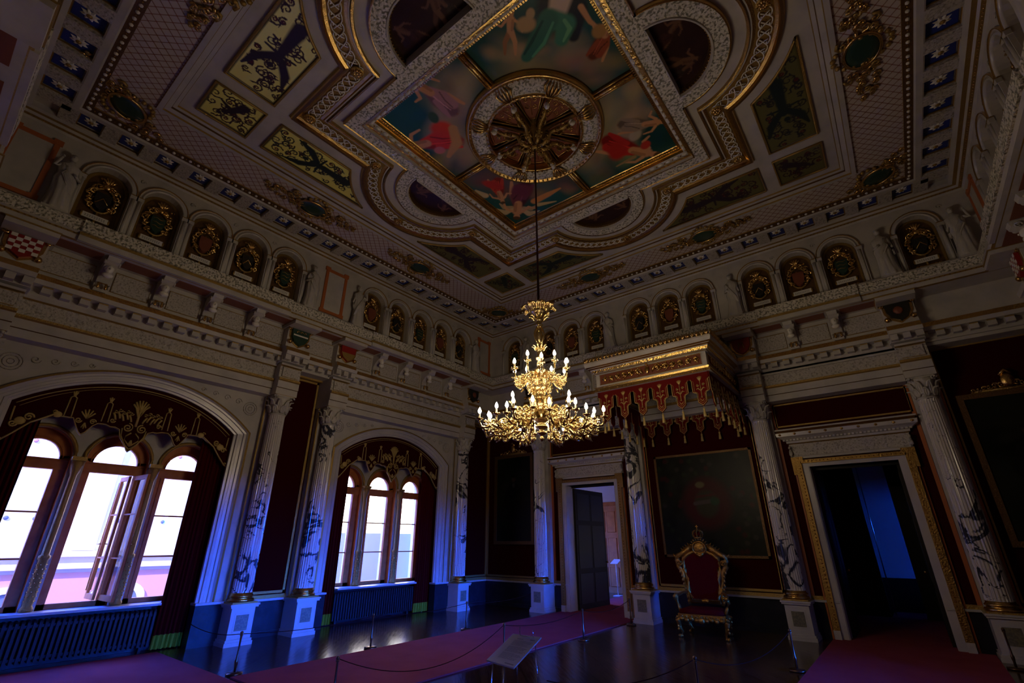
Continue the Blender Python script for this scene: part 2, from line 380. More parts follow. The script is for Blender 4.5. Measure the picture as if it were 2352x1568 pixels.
# beads and eggs round the painting
for q in range(4):
    a=q*pi/2; rot=lambda x,y,z:(XC+x*cos(a)-y*sin(a), YC+x*sin(a)+y*cos(a), z)
    t=-1.86
    while t<1.87:
        w=MB(lambda p: rot(*p)); w.box((1.855,t-.016,8.215),(1.895,t+.012,8.245),'gold'); 
        k=len(g.v); g.v+=w.v; g.f+=[tuple(i+k for i in f) for f in w.f]; g.m+=w.m; g.sm+=w.sm; t+=.042
    t=-1.93
    while t<1.95:
        w=MB(lambda p: rot(*p)); w.ball((1.965,t,8.115),(.03,.055,.03),6,4,'white'); w.bead((1.975,t+.075,8.11),.02,'gold')
        k=len(g.v); g.v+=w.v; g.f+=[tuple(i+k for i in f) for f in w.f]; g.m+=w.m; g.sm+=w.sm; t+=.15
    for i in range(40):
        th=-pi/2+pi*(i+.5)/40; w=MB(lambda p: rot(*p)); w.ball((2.31+.645*cos(th),.645*sin(th),8.065),.014,6,4,'gold')
        k=len(g.v); g.v+=w.v; g.f+=[tuple(i+k for i in f) for f in w.f]; g.m+=w.m; g.sm+=w.sm
# running scroll ornament on the guilloche band
mid=ol(2.665,1.355); k=len(mid)
pl=[]; 
for i in range(k): 
    p,q=Vector(mid[i]),Vector(mid[(i+1)%k]); L_=(q-p).length; m_=max(1,int(L_/.02))
    pl += [(p.lerp(q,j/m_),(q-p).normalized()) for j in range(m_)]
acc=0; prev=pl[0][0]; lens=[]
for p,t in pl: acc+=(p-prev).length; lens.append(acc); prev=p
def at(d):
    d%=acc; i=min(range(0,len(lens)),key=lambda j:abs(lens[j]-d)) if False else int(np.searchsorted(lens,d))%len(pl)
    p,t=pl[i]; return p, t, Vector((-t.y,t.x))
gu=MB(CT); NW=int(acc/.135); pitch=acc/NW
for w in range(NW):
    for sg in (1,-1):
        pts=[]
        for j in range(9):
            f=j/8; d=w*pitch+pitch*(f*1.45-.1); p,t,nn=at(d)
            off=sg*(-.055+.14*sin(f*pi*.62)) 
            pts.append((p.x+nn.x*off, p.y+nn.y*off, 8.082))
        # hooked end
        d=w*pitch+pitch*1.35
        for j in range(1,7):
            an=j/6*1.5*pi; rr_=.026*(1-.5*j/6); p,t,nn=at(d+ .0+rr_*sin(an))
            off=sg*(.085-.026+rr_*cos(an)); pts.append((p.x+nn.x*off,p.y+nn.y*off,8.080))
        gu.tube(pts,.0095,5,'white')
    p,t,nn=at(w*pitch)
    gu.bead((p.x,p.y,8.085),.012,'gold')
k=len(g.v); g.v+=gu.v; g.f+=[tuple(i+k for i in f) for f in gu.f]; g.m+=gu.m; g.sm+=gu.sm
# back of the painted field, so that no daylight leaks in
g.box((-4.5,-4.5,8.52),(4.5,4.5,8.56),'plaster')
g.box((-XC-.8,YC-.8,8.56),(XC+.8,-YC+.8,8.6),'plaster')
ceil = struct(g.build('ceiling'))

# ------------------------------------------------------------ floor
f=MB(); f.box((-1.6,-LY-.7,-.1),(LX+1.6,7,0),'parquet'); struct(f.build('floor'))

# ------------------------------------------------------------ gallery, entablature and wall builders
def arcpts(hw, rise, n):
    Rr=(hw*hw+rise*rise)/(2*rise); th=math.asin(min(1,hw/Rr)) if rise<=hw else pi-math.asin(hw/Rr)
    return [(Rr*sin(t), Rr*cos(t)-(Rr-rise)) for t in [-th+2*th*i/n for i in range(n+1)]]
def hole(c, hw, z0, zs, rise, n=20): return [(c-hw,z0)]+[(c+x,zs+z) for x,z in arcpts(hw,rise,n)]+[(c+hw,z0)]
def cell(mb, c, hp, zs, sL, sR, z0, zt, e, mt):     # wall face round an arched hole
    outer=[]
    for i,(x,z) in enumerate(hp):
        if i==0: outer.append((sL,z0)); continue
        if i==len(hp)-1: outer.append((sR,z0)); continue
        dx,dz=x-c,z-zs; H=(sR-c) if dx>0 else (c-sL)
        if abs(dx)<1e-9: outer.append((c,zt)); continue
        k=min(H/abs(dx), (zt-zs)/dz if dz>1e-9 else 1e9); outer.append((c+dx*k, zs+dz*k))
    n=len(hp); hp2=hp; ext=[(sL,zt),(sR,zt)]
    mb.loft([[(x,e,z) for x,z in hp2],[(x,e,z) for x,z in outer]], False, mt)
    # corners
    for cx in (sL,sR):
        idx=[i for i in range(1,n-1) if abs(outer[i][0]-cx)<1e-6 and (outer[i][1]<zt-1e-6)]
        tdx=[i for i in range(1,n-1) if abs(outer[i][1]-zt)<1e-6]
        if idx and tdx:
            a=outer[max(idx,key=lambda i:outer[i][1])]; b=outer[min(tdx,key=lambda i:abs(outer[i][0]-cx))]
            mb.add([(a[0],e,a[1]),(cx,e,zt),(b[0],e,b[1])],[(0,1,2)],False,mt)
LA = [YC+sg*(1.1439+.8012*k) for sg in (-1,1) for k in range(5)]
RA = [XC+d for d in (0,-.8025,.8025,-2.91,-2.91-.8025,-2.91+.8025,2.91,2.91-.8025,2.91+.8025,-5.0,5.0)]
GAL = {'window':sorted(LA),'opposite':sorted(LA),'throne':sorted(RA),'near':sorted(RA)}
RNG = {'window':(-LY,0),'opposite':(-LY,0),'throne':(0,LX),'near':(0,LX)}
MID = {'window':YC,'opposite':YC,'throne':XC,'near':XC}
PIER = {'window':[YC-4.955,YC-.5954,YC+.5954,YC+4.955],'throne':[XC-4.3305,XC-1.5156,XC+1.5156,XC+4.3305]}
PIER['opposite']=PIER['window']; PIER['near']=PIER['throne']
# stretches with a lower entablature (over windows or doors and throne)
BAY = {'window':[(YC-4.955,YC-.5954),(YC+.5954,YC+4.955)],'throne':[(XC-4.3305,XC-1.5156),(XC-1.5156,XC+1.5156),(XC+1.5156,XC+4.3305)]}
BAY['opposite']=BAY['window']; BAY['near']=BAY['throne']
LOW=[(-.62,4.42),(-.33,4.42),(-.33,4.55),(-.31,4.56),(-.31,4.70),(-.28,4.72),(-.28,4.76),(-.34,4.78),(-.34,5.02),(-.30,5.04),(-.30,5.08)]
LOWM=['plaster','plaster','brown_gold','plaster','gold_dull','gold_dull','plaster','carved','gold_dull','plaster']
UP=[(-.30,5.08),(-.28,5.12),(-.28,5.23),(-.13,5.24),(-.11,5.31),(-.17,5.325),(-.19,5.42),(-.25,5.43),(-.25,5.95),(.22,5.95),(.26,5.965),(.26,6.05),(.22,6.06),(.22,6.10),(.26,6.12),(.26,6.31),(.23,6.35),(-.02,6.36)]
UPM=['plaster','plaster','plaster','plaster','gold_dull','gold_relief','brown_gold','plaster','plaster','gold_dull','plaster','gold_dull','gold_dull','plaster','vermic','plaster','plaster']
def runprof(mb, s0, s1, P, Ms, d=0, caps=True, back=-.66):
    mb_r=lambda s:[(s,e+(d if i not in(0,) or P is UP else 0),z) for i,(e,z) in enumerate(P)]
    a,b=mb_r(s0),mb_r(s1)
    for i in range(len(P)-1):
        mb.add([a[i],a[i+1],b[i+1],b[i]],[(0,1,2,3)],False,Ms[i])
    if caps:
        for q in (a,b):
            for i in range(len(P)-1):
                mb.add([q[i],q[i+1],(q[i+1][0],back,q[i+1][2]),(q[i][0],back,q[i][2])],[(0,1,2,3)],False,'plaster')
def gallery(side):
    T0=SIDE[side]; dzz=.003 if side in('window','opposite') else 0.0
    T=lambda p: (lambda q:(q[0],q[1],q[2]+dzz))(T0(p)); s0,s1=RNG[side]; mid=MID[side]
    w=MB(T); arches=GAL[side]; zb=6.35
    # upper wall with arched niches
    edges=[s0]
    for i,c in enumerate(arches):
        nb=[x for x in arches if x!=c]; L_=max([x for x in nb if x<c],default=None); R_2=min([x for x in nb if x>c],default=None)
        sL=c-.4006 if (L_ is None or c-L_>.9) else (c+L_)/2; sR=c+.4006 if (R_2 is None or R_2-c>.9) else (c+R_2)/2
        hp=hole(c,.308,zb,7.262,.306,14)
        cell(w,c,hp,7.262,sL,sR,zb,7.81,0,'plaster')
        # niche reveal and gilded back
        w.loft([[(x,0,z) for x,z in hp],[(x,-.16,z) for x,z in hp]],False,'plaster')
        # archivolt: white ring and thin gilt edge
        ar=[(c+x,7.262+z) for x,z in arcpts(.308,.306,14)]
        def ringp(k,e): return [(c+(x-c)*k,e,7.262+(z-7.262)*k) for x,z in ar]
        w.loft([ringp(1.0,.0),ringp(1.0,.035),ringp(1.10,.035),ringp(1.11,.02),ringp(1.24,.02)],False,'marble',True)
        w.loft([ringp(1.24,.0),ringp(1.24,.04),ringp(1.28,.04),ringp(1.285,.0)],False,'gold')
        edges.append((sL,sR))
        for sg,sE in ((-1,sL),(1,sR)):
            w.box((c+sg*.31 if sg>0 else sE,0,zb),(sE if sg>0 else c-.31,.05,7.16),'marble')
            w.box((c+sg*.30 if sg>0 else sE-.01,0,7.16),(sE+.01 if sg>0 else c-.30,.065,7.235),'plaster')
            w.box((c+sg*.30 if sg>0 else sE-.01,0,7.235),(sE+.01 if sg>0 else c-.30,.07,7.25),'gold_dull')
            w.tube([(c+sg*.352,.05,6.40),(c+sg*.352,.055,7.16)],.028,8,'plaster')
    cells=sorted(edges[1:]); cur=s0
    for a,b in cells+[(s1,s1)]:
        if a-cur>.01: w.box((cur,-.06,zb),(a,0,7.81),'plaster')
        cur=b
    w.box((s0-.6,-.30,zb-.42),(s1+.6,-.28,8.0),'plaster')
    for a,b in zip([s0]+[c for c in arches],[c for c in arches]+[s1]):   # scratch ornament in spandrels
        m_=(a+b)/2
        if .5<b-a<.9:
            pts=[(m_+x,.006,z) for x,z in spiral(0,7.60,.05,1.2,10)]; w.tube(pts,.006,4,'carved')
    # panels between statue pairs (window and opposite walls), orange frames
    if side in('window','opposite'):
        for c in (mid, s0+.42, s1-.42):
            hw=.21
            w.box((c-hw,0,6.50),(c+hw,.012,7.55),'plaster')
            for a,b in (((c-hw-.07,0,6.47),(c-hw,.03,7.60)),((c+hw,0,6.47),(c+hw+.07,.03,7.60)),((c-hw,0,6.47),(c+hw,.03,6.54)),((c-hw,0,7.53),(c+hw,.03,7.60))): w.box(a,b,'orange_frame')
            for x in (-1,1):
                for z in (6.46,7.55): w.box((c+x*(hw+.035)-.06,0,z),(c+x*(hw+.035)+.06,.035,z+.09),'orange_frame')
    # entablature and ledge
    P=PIER[side]; bw=.225
    def seg(a,b,d): runprof(w,a,b,UP,UPM,d,True)
    cuts=[s0-.66]+[x for p in P for x in (p-bw,p+bw)]+[s1+.66]
    for i in range(len(cuts)-1):
        a,b=cuts[i],cuts[i+1]
        runprof(w,a,b,UP,UPM,.0 if i%2==0 else .0,False)
    for a,b in BAY[side]:
        runprof(w,a+bw,b-bw,LOW,LOWM,0,False)
        # panels of carved relief between the corbels
    for p in P:
        runprof(w,p-bw,p+bw,[(e,z) for e,z in LOW],LOWM,.21)
        pr_=[(e,z) for e,z in UP if z<5.44]; runprof(w,p-bw-.03,p+bw+.03,pr_+[(-.25,5.95)],UPM[:len(pr_)],.21)
        w.box((p-.30,-.25,5.86),(p+.30,.30,5.96),'plaster'); w.box((p-.31,-.25,5.93),(p+.31,.315,5.95),'gold_dull')
        for a,b in (((p-.17,-.12,4.80),(p+.17,-.10,5.00)),): w.box(a,b,'carved')
        w.box((p-.17,-.115,4.79),(p+.17,-.105,5.01),'gold_dull')
    # wall behind the missing lower runs: gilt frieze and dark head
    bays=BAY[side]; gaps=[]
    cur=s0-.62
    for a,b in bays:
        if a-cur>.5: gaps.append((cur,a))
        cur=b
    gaps.append((cur,s1+.62))
    for a,b in gaps:
        w.box((a,-.66,5.06),(b,-.25,5.10),'plaster'); w.box((a,-.60,5.02),(b,-.52,5.06),'gold_dull')
    # dentils
    s=s0+.1
    while s<s1-.1:
        w.box((s-.06,-.28,5.13),(s+.06,-.16,5.235),'plaster'); w.box((s-.06,-.162,5.215),(s+.06,-.155,5.235),'gold_dull'); s+=.23
    for p in P:
        for dx in (-.19,0,.19): w.box((p+dx-.055,-.07,5.13),(p+dx+.055,.05,5.235),'plaster')
    # bead lines and ledge beads
    s=s0+.05
    while s<s1: w.bead((s,.235,6.08),.013,'gold'); w.bead((s,-.285,4.74),.012,'gold') if any(a+bw<s<b-bw for a,b in bays) else None; s+=.07
    # stepped projections of the ledge in front of arcades
    groups=[]; 
    for c in arches:
        if groups and c-groups[-1][-1]<.9: groups[-1].append(c)
        else: groups.append([c])
    for gset in groups:
        if len(gset)<3: continue
        a,b=gset[0]-.12,gset[-1]+.12
        w.box((a,.1,5.955),(b,.30,6.05),'plaster'); w.box((a,.1,6.12),(b,.30,6.33),'vermic'); w.box((a,.1,6.05),(b,.265,6.12),'gold_dull')
    # coffered soffit frames under the ledge and relief panels on the wall below it
    CB=[]
    for gset in groups:
        if len(gset)>=3: CB += [(x+y)/2 for x,y in zip(gset[:-1],gset[1:])]
    for a,b in zip(sorted(CB+P),sorted(CB+P)[1:]):
        c=(a+b)/2; hw=(b-a)/2-.14
        if hw>.12 and hw<.9:
            w.box((c-hw,-.25,5.50),(c+hw,-.235,5.86),'carved')
            w.tube([(c-hw,-.235,5.50),(c+hw,-.235,5.50),(c+hw,-.235,5.86),(c-hw,-.235,5.86)],.009,4,'gold_dull',True,False)
            w.box((c-hw,-.14,5.94),(c+hw,.14,5.948),'brown_panel')
    return w, CB
CORB={}
for side in ('window','throne','opposite','near'):
    w,CB=gallery(side); CORB[side]=CB
    struct(w.build({'window':'trim_1','throne':'trim_2','opposite':'trim_3','near':'trim_4'}[side]))

# ------------------------------------------------------------ lower walls
def panel(w, s0, s1, z0, z1, e, mt, th=.06): w.box((s0,e-th,z0),(s1,e,z1),mt)
def dado(w, s0, s1, e=-.65):
    w.box((s0,e-.02,0),(s1,e+.02,.60),'stone_dark'); w.box((s0,e,.60),(s1,e+.07,.635),'sill'); w.box((s0,e,.635),(s1,e+.035,.70),'gold_dull'); w.box((s0,e,0),(s1,e+.035,.09),'stone_dark')
def gilt_frame(w, s0, s1, z0, z1, e=-.65, t=.045):
    for a,b in (((s0,e,z0),(s0+t,e+.03,z1)),((s1-t,e,z0),(s1,e+.03,z1)),((s0,e,z1-t),(s1,e+.03,z1)),((s0,e,z0),(s1,e+.03,z0+t))): w.box(a,b,'gold_dull')
WC=[-8.57,-3.04]
def window_wall(side, full=True):
    T=SIDE[side]; w=MB(T)
    P=PIER[side]
    # arched bays
    for (a,b),c in zip(BAY[side],WC):
        hp=hole(c,1.84,.0,3.63,.72,28)
        e=-.58
        cell(w,c,hp,3.63,a,b,0,4.45,e,'plaster')
        def A(hw,dz,ee): return [(x,ee,z) for x,z in hole(c,hw,0,3.63+dz,.72-(1.84-hw)*.55,28)]
        rings=[A(1.84,0,-.58),A(1.84,0,-.52),A(1.80,-.01,-.51),A(1.77,-.02,-.54),A(1.73,-.03,-.545),A(1.72,-.03,-.57),A(1.67,-.04,-.575),A(1.66,-.04,-.56),A(1.62,-.05,-.565),A(1.61,-.05,-.60),A(1.57,-.06,-.605),A(1.57,-.06,-.66),A(1.60,-.06,-.68),A(1.60,-.06,-1.05)]
        mts=['gold_dull','gold_dull','plaster','marble','marble','marble','marble','marble','marble','marble','marble','velvet','velvet']
        for i in range(len(rings)-1): w.loft([rings[i],rings[i+1]],False,mts[i])
        for sg in (-1,1):       # stone plinths under the arch jambs and beside them
            x0,x1=sorted((c+sg*1.545,(b if sg>0 else a)))
            w.box((x0,-.70,0),(x1,-.495,.63),'stone_dark'); w.box((x0-.01,-.70,.63),(x1+.01,-.475,.665),'sill')
        # scratched roundels and foliage in the spandrels
        for sg in (-1,1):
            x=c+sg*1.75
            for r in (.13,.09,.04): w.tube([(x+r*cos(t),-.575,4.12+r*sin(t)) for t in [2*pi*i/18 for i in range(18)]],.008,4,'carved',True)
            for k in range(4):
                w.tube([(q[0],-.575,q[1]) for q in spiral(c+sg*(1.5-.22*k),4.22+.03*k,.07-.008*k,1.3,12,sg)],.007,4,'carved')
        # outer wall with three lights
        for dc,hw,L_,R_2 in ((0,.43,-.53,.53),(-1.03,.41,-1.60,-.53),(1.03,.41,.53,1.60)):
            for e0,mt in ((-1.0,'plaster'),(-1.45,'facade_white')):
                cell(w,c+dc,hole(c+dc,hw,.70,2.90,hw,16),2.90,c+L_,c+R_2,.70,4.4,e0,mt)
            hp3=hole(c+dc,hw,.70,2.90,hw,16)
            w.loft([[(x,-1.0,z) for x,z in hp3],[(x,-1.18,z) for x,z in hp3]],False,'wood_frame' if dc else 'wood_frame')
            w.loft([[(x,-1.18,z) for x,z in hp3],[(x,-1.45,z) for x,z in hp3]],False,'facade_white')
            # gilt archivolt
            w.tube([(x,-.985,z) for x,z in hole(c+dc,hw+.035,2.86,2.90,hw+.035,16)],.03,8,'gold_satin')
        w.box((c-1.62,-1.45,-.0),(c+1.62,-1.0,.70),'stone_dark')
        for q in (-1,1): w.box((c+q*1.60-.02 ,-1.45,0),(c+q*1.60+.02,-1.0,4.3),'plaster')
        w.box((c-1.60,-1.02,.665),(c+1.60,-.86,.70),'sill'); w.box((c-1.13,-.87,.665),(c+1.10,-.70,.70),'sill')
        # gilt colonnettes between the lights
        for q in (-.53,.53):
            w.lathe([(.075,.70),(.08,.74),(.055,.78),(.06,.80),(.058,1.38),(.075,1.40),(.075,1.44),(.05,1.46),(.045,2.62),(.06,2.66),(.085,2.78),(.085,2.86)],(c+q,-.955,0),14,'gold_satin',True)
            w.box((c+q-.095,-1.03,2.84),(c+q+.095,-.87,2.90),'gold_dull')
            for k in range(9):
                z=.84+.06*k
                for a_ in range(7): 
                    an=2*pi*(a_+(k%2)*.5)/7; w.bead((c+q+.06*cos(an),-.955+.06*sin(an),z),.013,'gold')
    # red walls
    s0,s1=RNG[side]
    for a,b in ((s0-.66,BAY[side][0][0]),(BAY[side][0][1],BAY[side][1][0]),(BAY[side][1][1],s1+.66)):
        panel(w,a,b,0,5.1,-.65,'velvet'); dado(w,a+.01,b-.01); 
        gilt_frame(w,max(a,s0-.62)+.24*(a>s0-.6),min(b,s1+.62)-.24*(b<s1+.6),.72,5.02)
    # pilasters behind the columns
    for p in P:
        w.box((p-.20,-.66,.63),(p+.20,-.50,4.44),'plaster')
        for sg in (-1,1): w.box((p+sg*.20-.012,-.505,.66),(p+sg*.20+.012,-.49,4.44),'gold_dull')
    w.box((s0-.7,-1.5,4.4),(s1+.7,-.58,8.5),'plaster') if False else None
    return w
w=window_wall('window'); struct(w.build('wall_window_side'))
w=window_wall('opposite'); struct(w.build('wall_opposite_side'))
# solid mass above and around (keeps daylight out; unseen upper part added to block the sky)
def shell():
    w=MB()
    w.box((-1.5,-LY-.8,4.35),(-.78,.9,16),'facade_white'); w.box((LX+.78,-LY-.8,4.35),(LX+1.5,.9,16),'facade_white')
    for x0,x1 in ((-1.5,-.98),(LX+.98,LX+1.5)):
        for a,b in ((-LY-.8,WC[0]-1.6),(WC[0]+1.6,WC[1]-1.6),(WC[1]+1.6,.9)): w.box((x0,a,-6),(x1,b,4.4),'facade_white')
        w.box((x0,-LY-.8,-6),(x1,.9,0),'facade_white')
    return w
struct(shell().build('wall_outer'))
w=MB(SIDE['near']); panel(w,-.7,LX+.7,0,5.1,-.65,'velvet',.1); dado(w,-.6,LX+.6); w.box((-1,-.95,4.9),(LX+1,-.35,8.6),'plaster'); struct(w.build('wall_near_side'))
# throne wall with two doorways
DC=[XC-2.92,XC+2.92]; DH=.735; DZ=3.05
w=MB(SIDE['throne'])
edges=[-.66,DC[0]-DH,DC[0]+DH,DC[1]-DH,DC[1]+DH,LX+.66]
for a,b in ((0,1),(2,3),(4,5)):
    w.box((edges[a],-.95,0),(edges[b],-.65,5.1),'velvet'); dado(w,edges[a]+.01,edges[b]-.01)
for c in DC: w.box((c-DH,-.95,DZ),(c+DH,-.65,5.1),'velvet')
w.box((-1.5,-.95,5.0),(LX+1.5,-.30,8.6),'plaster')
for a,b in ((-.62,XC-4.58),(XC-1.28,XC+1.28),(XC+4.58,LX+.62)): gilt_frame(w,a,b,.72,5.02 if b-a<2.3 else 4.4,-.65)
for a,b in ((XC-4.09,XC-1.76),(XC+1.76,XC+4.09)): gilt_frame(w,a,b,3.9,4.4,-.65,.03); 
for p in PIER['throne']:
    w.box((p-.20,-.66,.63),(p+.20,-.50,4.44),'plaster')
    for sg in (-1,1): w.box((p+sg*.235-.03,-.66,.66),(p+sg*.235+.03,-.62,4.44),'orange_frame')
struct(w.build('wall_throne_side'))
# rooms behind the doors; unseen side openings added to let daylight in
w=MB()
w.box((7.0,4.55,0),(8.55,4.62,4.2),'dark_wood'); w.box((9.20,4.55,0),(12.5,4.62,4.2),'dark_wood'); w.box((-1.6,5.9,0),(12.6,6.0,4.2),'white'); w.box((-1.6,5.86,0),(12.6,5.92,.78),'dark_wood')
w.box((-1.6,.95,4.2),(12.6,6.0,4.3),'white'); w.box((12.5,.9,0),(12.6,5.42,4.2),'white'); w.box((12.5,5.6,0),(12.6,6,4.2),'white'); w.box((12.5,5.42,0),(12.6,5.6,.8),'white'); w.box((12.5,5.42,3.3),(12.6,5.6,4.2),'white')
w.box((-1.6,.9,0),(-1.5,2.6,4.2),'white'); w.box((-1.6,4.8,0),(-1.5,6,4.2),'white'); w.box((-1.6,2.6,0),(-1.5,4.8,.9),'white'); w.box((-1.6,2.6,3.3),(-1.5,4.8,4.2),'white')
w.box((5.0,.95,0),(5.15,6,4.2),'white')
struct(w.build('wall_back_rooms'))

# ------------------------------------------------------------ columns with pedestals
ORD=['first','second','third','fourth','fifth','sixth','seventh','eighth','ninth','tenth','eleventh','twelfth']
def make_column():
    root=empty('column')
    b=MB()       # local: -y out into the room; origin on the floor at the column axis
    b.box((-.22,-.22,0),(.22,.34,.10),'marble'); b.box((-.235,-.235,0),(.235,.34,.06),'marble')
    b.box((-.20,-.20,.10),(.20,.34,.575),'marble'); b.box((-.235,-.235,.575),(.235,.34,.605),'marble'); b.box((-.25,-.25,.605),(.25,.34,.635),'marble')
    b.box((-.13,-.206,.20),(.13,-.196,.49),'marble'); b.build('pedestal',root)
    b=MB(); b.box((-.105,-.214,.225),(.105,-.200,.465),'stone_inset'); b.build('stone_panel',root)
    b=MB(); b.box((-.215,-.215,.635),(.215,.215,.66),'gold_dull')
    b.lathe([(.21,.66),(.225,.68),(.21,.705),(.185,.71),(.183,.725),(.20,.735),(.205,.75),(.19,.765),(.18,.775),(.178,.80)],n=24,mt='gold'); b.build('base',root)
    b=MB(); nf=24; ring=[]
    for z,r in [(.79,.176),(.83,.172),(1.6,.172),(2.6,.166),(3.4,.158),(3.98,.150),(4.02,.156)]:
        ring.append([( (r*(1-(.065 if (i%4 in(1,2)) and .8<z<4.0 else 0)))*cos(2*pi*i/96), (r*(1-(.065 if (i%4 in(1,2)) and .8<z<4.0 else 0)))*sin(2*pi*i/96), z) for i in range(96)])
    b.loft(ring,True,'column_marble',False,True); b.build('shaft',root)
    b=MB(); b.lathe([(.155,4.02),(.165,4.04),(.15,4.05),(.145,4.07),(.15,4.2),(.18,4.33),(.21,4.40)],n=20,mt='plaster')
    for row,(z0,h,r0,nl) in enumerate(((4.06,.17,.150,8),(4.10,.26,.155,8))):
        for k in range(nl):
            a=2*pi*(k+.5*row)/nl; ca,sa=cos(a),sin(a)
            for t in (-1,0,1):
                pts=[]
                for j in range(7):
                    f_=j/6; r=r0+.015+.05*f_**2+(.05 if f_>.8 else 0)*(f_-.8)*5; w_=t*.035*sin(pi*min(1,f_*.9+.1))
                    z=z0+h*f_-(.03 if j==6 else 0); pts.append((r*ca-w_*sa, r*sa+w_*ca, z))
                b.tube(pts,[.016,.022,.024,.024,.022,.018,.01],5,'plaster')
    for k in range(4):
        a=pi/4+k*pi/2
        for sg in(-1,1):
            pts=[]
            for j in range(14):
                th=j/13*3.2*pi/2; r=.05*(1-j/16); u_=sg*.02; rad=.235+r*cos(th)*.9; z=4.375+r*sin(th)
                pts.append((rad*cos(a)-u_*sin(a), rad*sin(a)+u_*cos(a), z))
            b.tube(pts,.016,5,'plaster')
    b.box((-.20,-.20,4.40),(.20,.20,4.42),'plaster'); b.box((-.215,-.215,4.42),(.215,.215,4.445),'gold'); b.build('capital',root)
    return root
col0=make_column(); first=True
cl={('window',1):'white fluted marble column with dark veins right of the large window, left of the coupled pair',
    ('window',2):'right-hand one of the coupled veined marble columns between the two windows',
    ('window',0):'marble column at the far left edge beside the large window',
    ('window',3):'veined marble column right of the smaller window near the far corner',
    ('throne',0):'veined marble column left of the left doorway, behind the chandelier',
    ('throne',1):'veined marble column between the left doorway and the throne',
    ('throne',2):'veined marble column between the throne and the right doorway',
    ('throne',3):'veined marble column at the right edge, right of the right doorway'}
for side in ('window','throne'):
    for i,p in enumerate(PIER[side]):
        Mx=WM(side,p,-.34)
        if first: col0.matrix_world=Mx; tag(col0,cl[(side,i)],'column','fluted marble columns'); first=False
        else: dup(col0,Mx,cl[(side,i)],'fluted marble columns')

# ------------------------------------------------------------ armorial niches
def make_niche(kind):
    root=empty('armorial_relief'); rnd=random.Random(kind)
    b=MB()
    hp=hole(0,.302,6.37,7.262,.30,14)
    b.loft([[(x,.15,z) for x,z in hp],[(x,.158,z) for x,z in hp]],False,'brown_gold')
    b.add([(x,.15,z) for x,z in hp],[tuple(range(len(hp)))],False,'brown_gold')
    b.loft([[(x,.148,z) for x,z in hp],[(x*.86,.130,6.9+(z-6.9)*.93) for x,z in hp],[(x*.84,.149,6.9+(z-6.9)*.92) for x,z in hp]],False,'gold_dull'); b.build('gilded_back',root)
    b=MB()          # mantling and crest
    for sg in (-1,1):
        for k in range(9):
            a=-.9+2.6*k/8+rnd.uniform(-.1,.1); r0=.15+.03*(k%2)
            x=sg*r0*cos(a); z=7.02+.24*sin(a)
            pts=[(x+sg*q[0],.10-.01*j*.3,z+q[1]) for j,q in enumerate(spiral(.02,.0,.055,1.1,9,1,rnd.uniform(0,6)))]
            b.tube(pts,[.018]*3+[.022]*3+[.014]*3,5,'gold')
        for k in range(4): b.ball((sg*(.08+.03*k),.09,6.47+.025*(k%2)),(.035,.025,.022),6,4,'gold')
    b.ball((0,.08,7.24),(.06,.05,.055),8,6,'gold'); 
    for k in range(5):
        a=pi/2+(k-2)*.42; b.tube([(0,.08,7.28),(.09*cos(a),.06,7.28+.12*sin(a)),(.13*cos(a),.05,7.27+.15*sin(a))],[.016,.02,.008],5,'gold')
    for k in range(10): b.ball((rnd.uniform(-.2,.2),.10,rnd.uniform(6.80,7.40)),(rnd.uniform(.014,.03),.02,rnd.uniform(.014,.03)),6,4,'gold')
    b.tube([(.165*cos(t),.105,6.98+.24*sin(t)) for t in [2*pi*i/24 for i in range(24)]],.02,5,'gold_dull',True)
    b.tube([(-.19,.1,6.48),(-.1,.1,6.50),(0,.1,6.49),(.1,.1,6.50),(.19,.1,6.48)],.02,5,'gold')
    b.tube([(0,.115,6.49),(0,.13,6.60),(0,.115,6.74)],.02,5,'gold_dull')
    b.build('mantling',root)
    b=MB(); sh=[(-.115,7.12),(.115,7.12),(.12,6.98),(.10,6.87),(.05,6.80),(0,6.77),(-.05,6.80),(-.10,6.87),(-.12,6.98)]
    b.prism(sh,lambda p:(p[0],.13,p[1]),lambda p:(p[0]*.9,.06,6.95+(p[1]-6.95)*.9),['shield_black','green_disc','brown_panel'][kind%3])
    if kind%3==0:
        b.tube([(-.08,.056,6.88),(0,.05,7.0),(.08,.056,6.90)],.012,5,'gold'); 
    if kind%3==1:
        for z in (6.90,6.98,7.06): b.tube([(-.08,.056,z),(-.03,.052,z+.015),(.03,.052,z-.01),(.08,.056,z+.01)],.007,4,'gold_dull')
    b.build('shield',root)
    b=MB(); b.box((-.17,.10,6.585),(.17,.12,6.675),'white')
    for z in (6.64,6.615):
        for k in range(9): b.box((-.14+.031*k,.098,z-.006),(-.14+.031*k+.02,.1,z+.004),'ink')
    for sg in (-1,1): b.ball((sg*.18,.11,6.63),(.02,.02,.05),6,4,'gold_dull')
    b.build('name_tablet',root)
    return root
NK=[make_niche(k) for k in range(3)]; used=set()
def place_niche(side,s,k,label,group):
    Mx=WM(side,s,0)
    if k not in used: used.add(k); NK[k].matrix_world=Mx; tag(NK[k],label,'coat of arms',group)
    else: dup(NK[k],Mx,label,group)
gl=sorted(LA)
for i,s in enumerate(gl):
    w_='left' if i<5 else 'right'
    place_niche('window',s,i%3,'gilded arms in %s arch from the left, %s-hand half of window wall gallery'%(ORD[i%5],w_),'gilded arms in the gallery arches')
gl=sorted(RA); nm=['single arch nearest far corner']+['%s arch of trio above left doorway'%q for q in('left','middle','right')]+['%s arch of trio above throne canopy'%q for q in('left','middle','right')]+['%s arch of trio above right doorway'%q for q in('left','middle','right')]+['single arch at right end of throne wall']
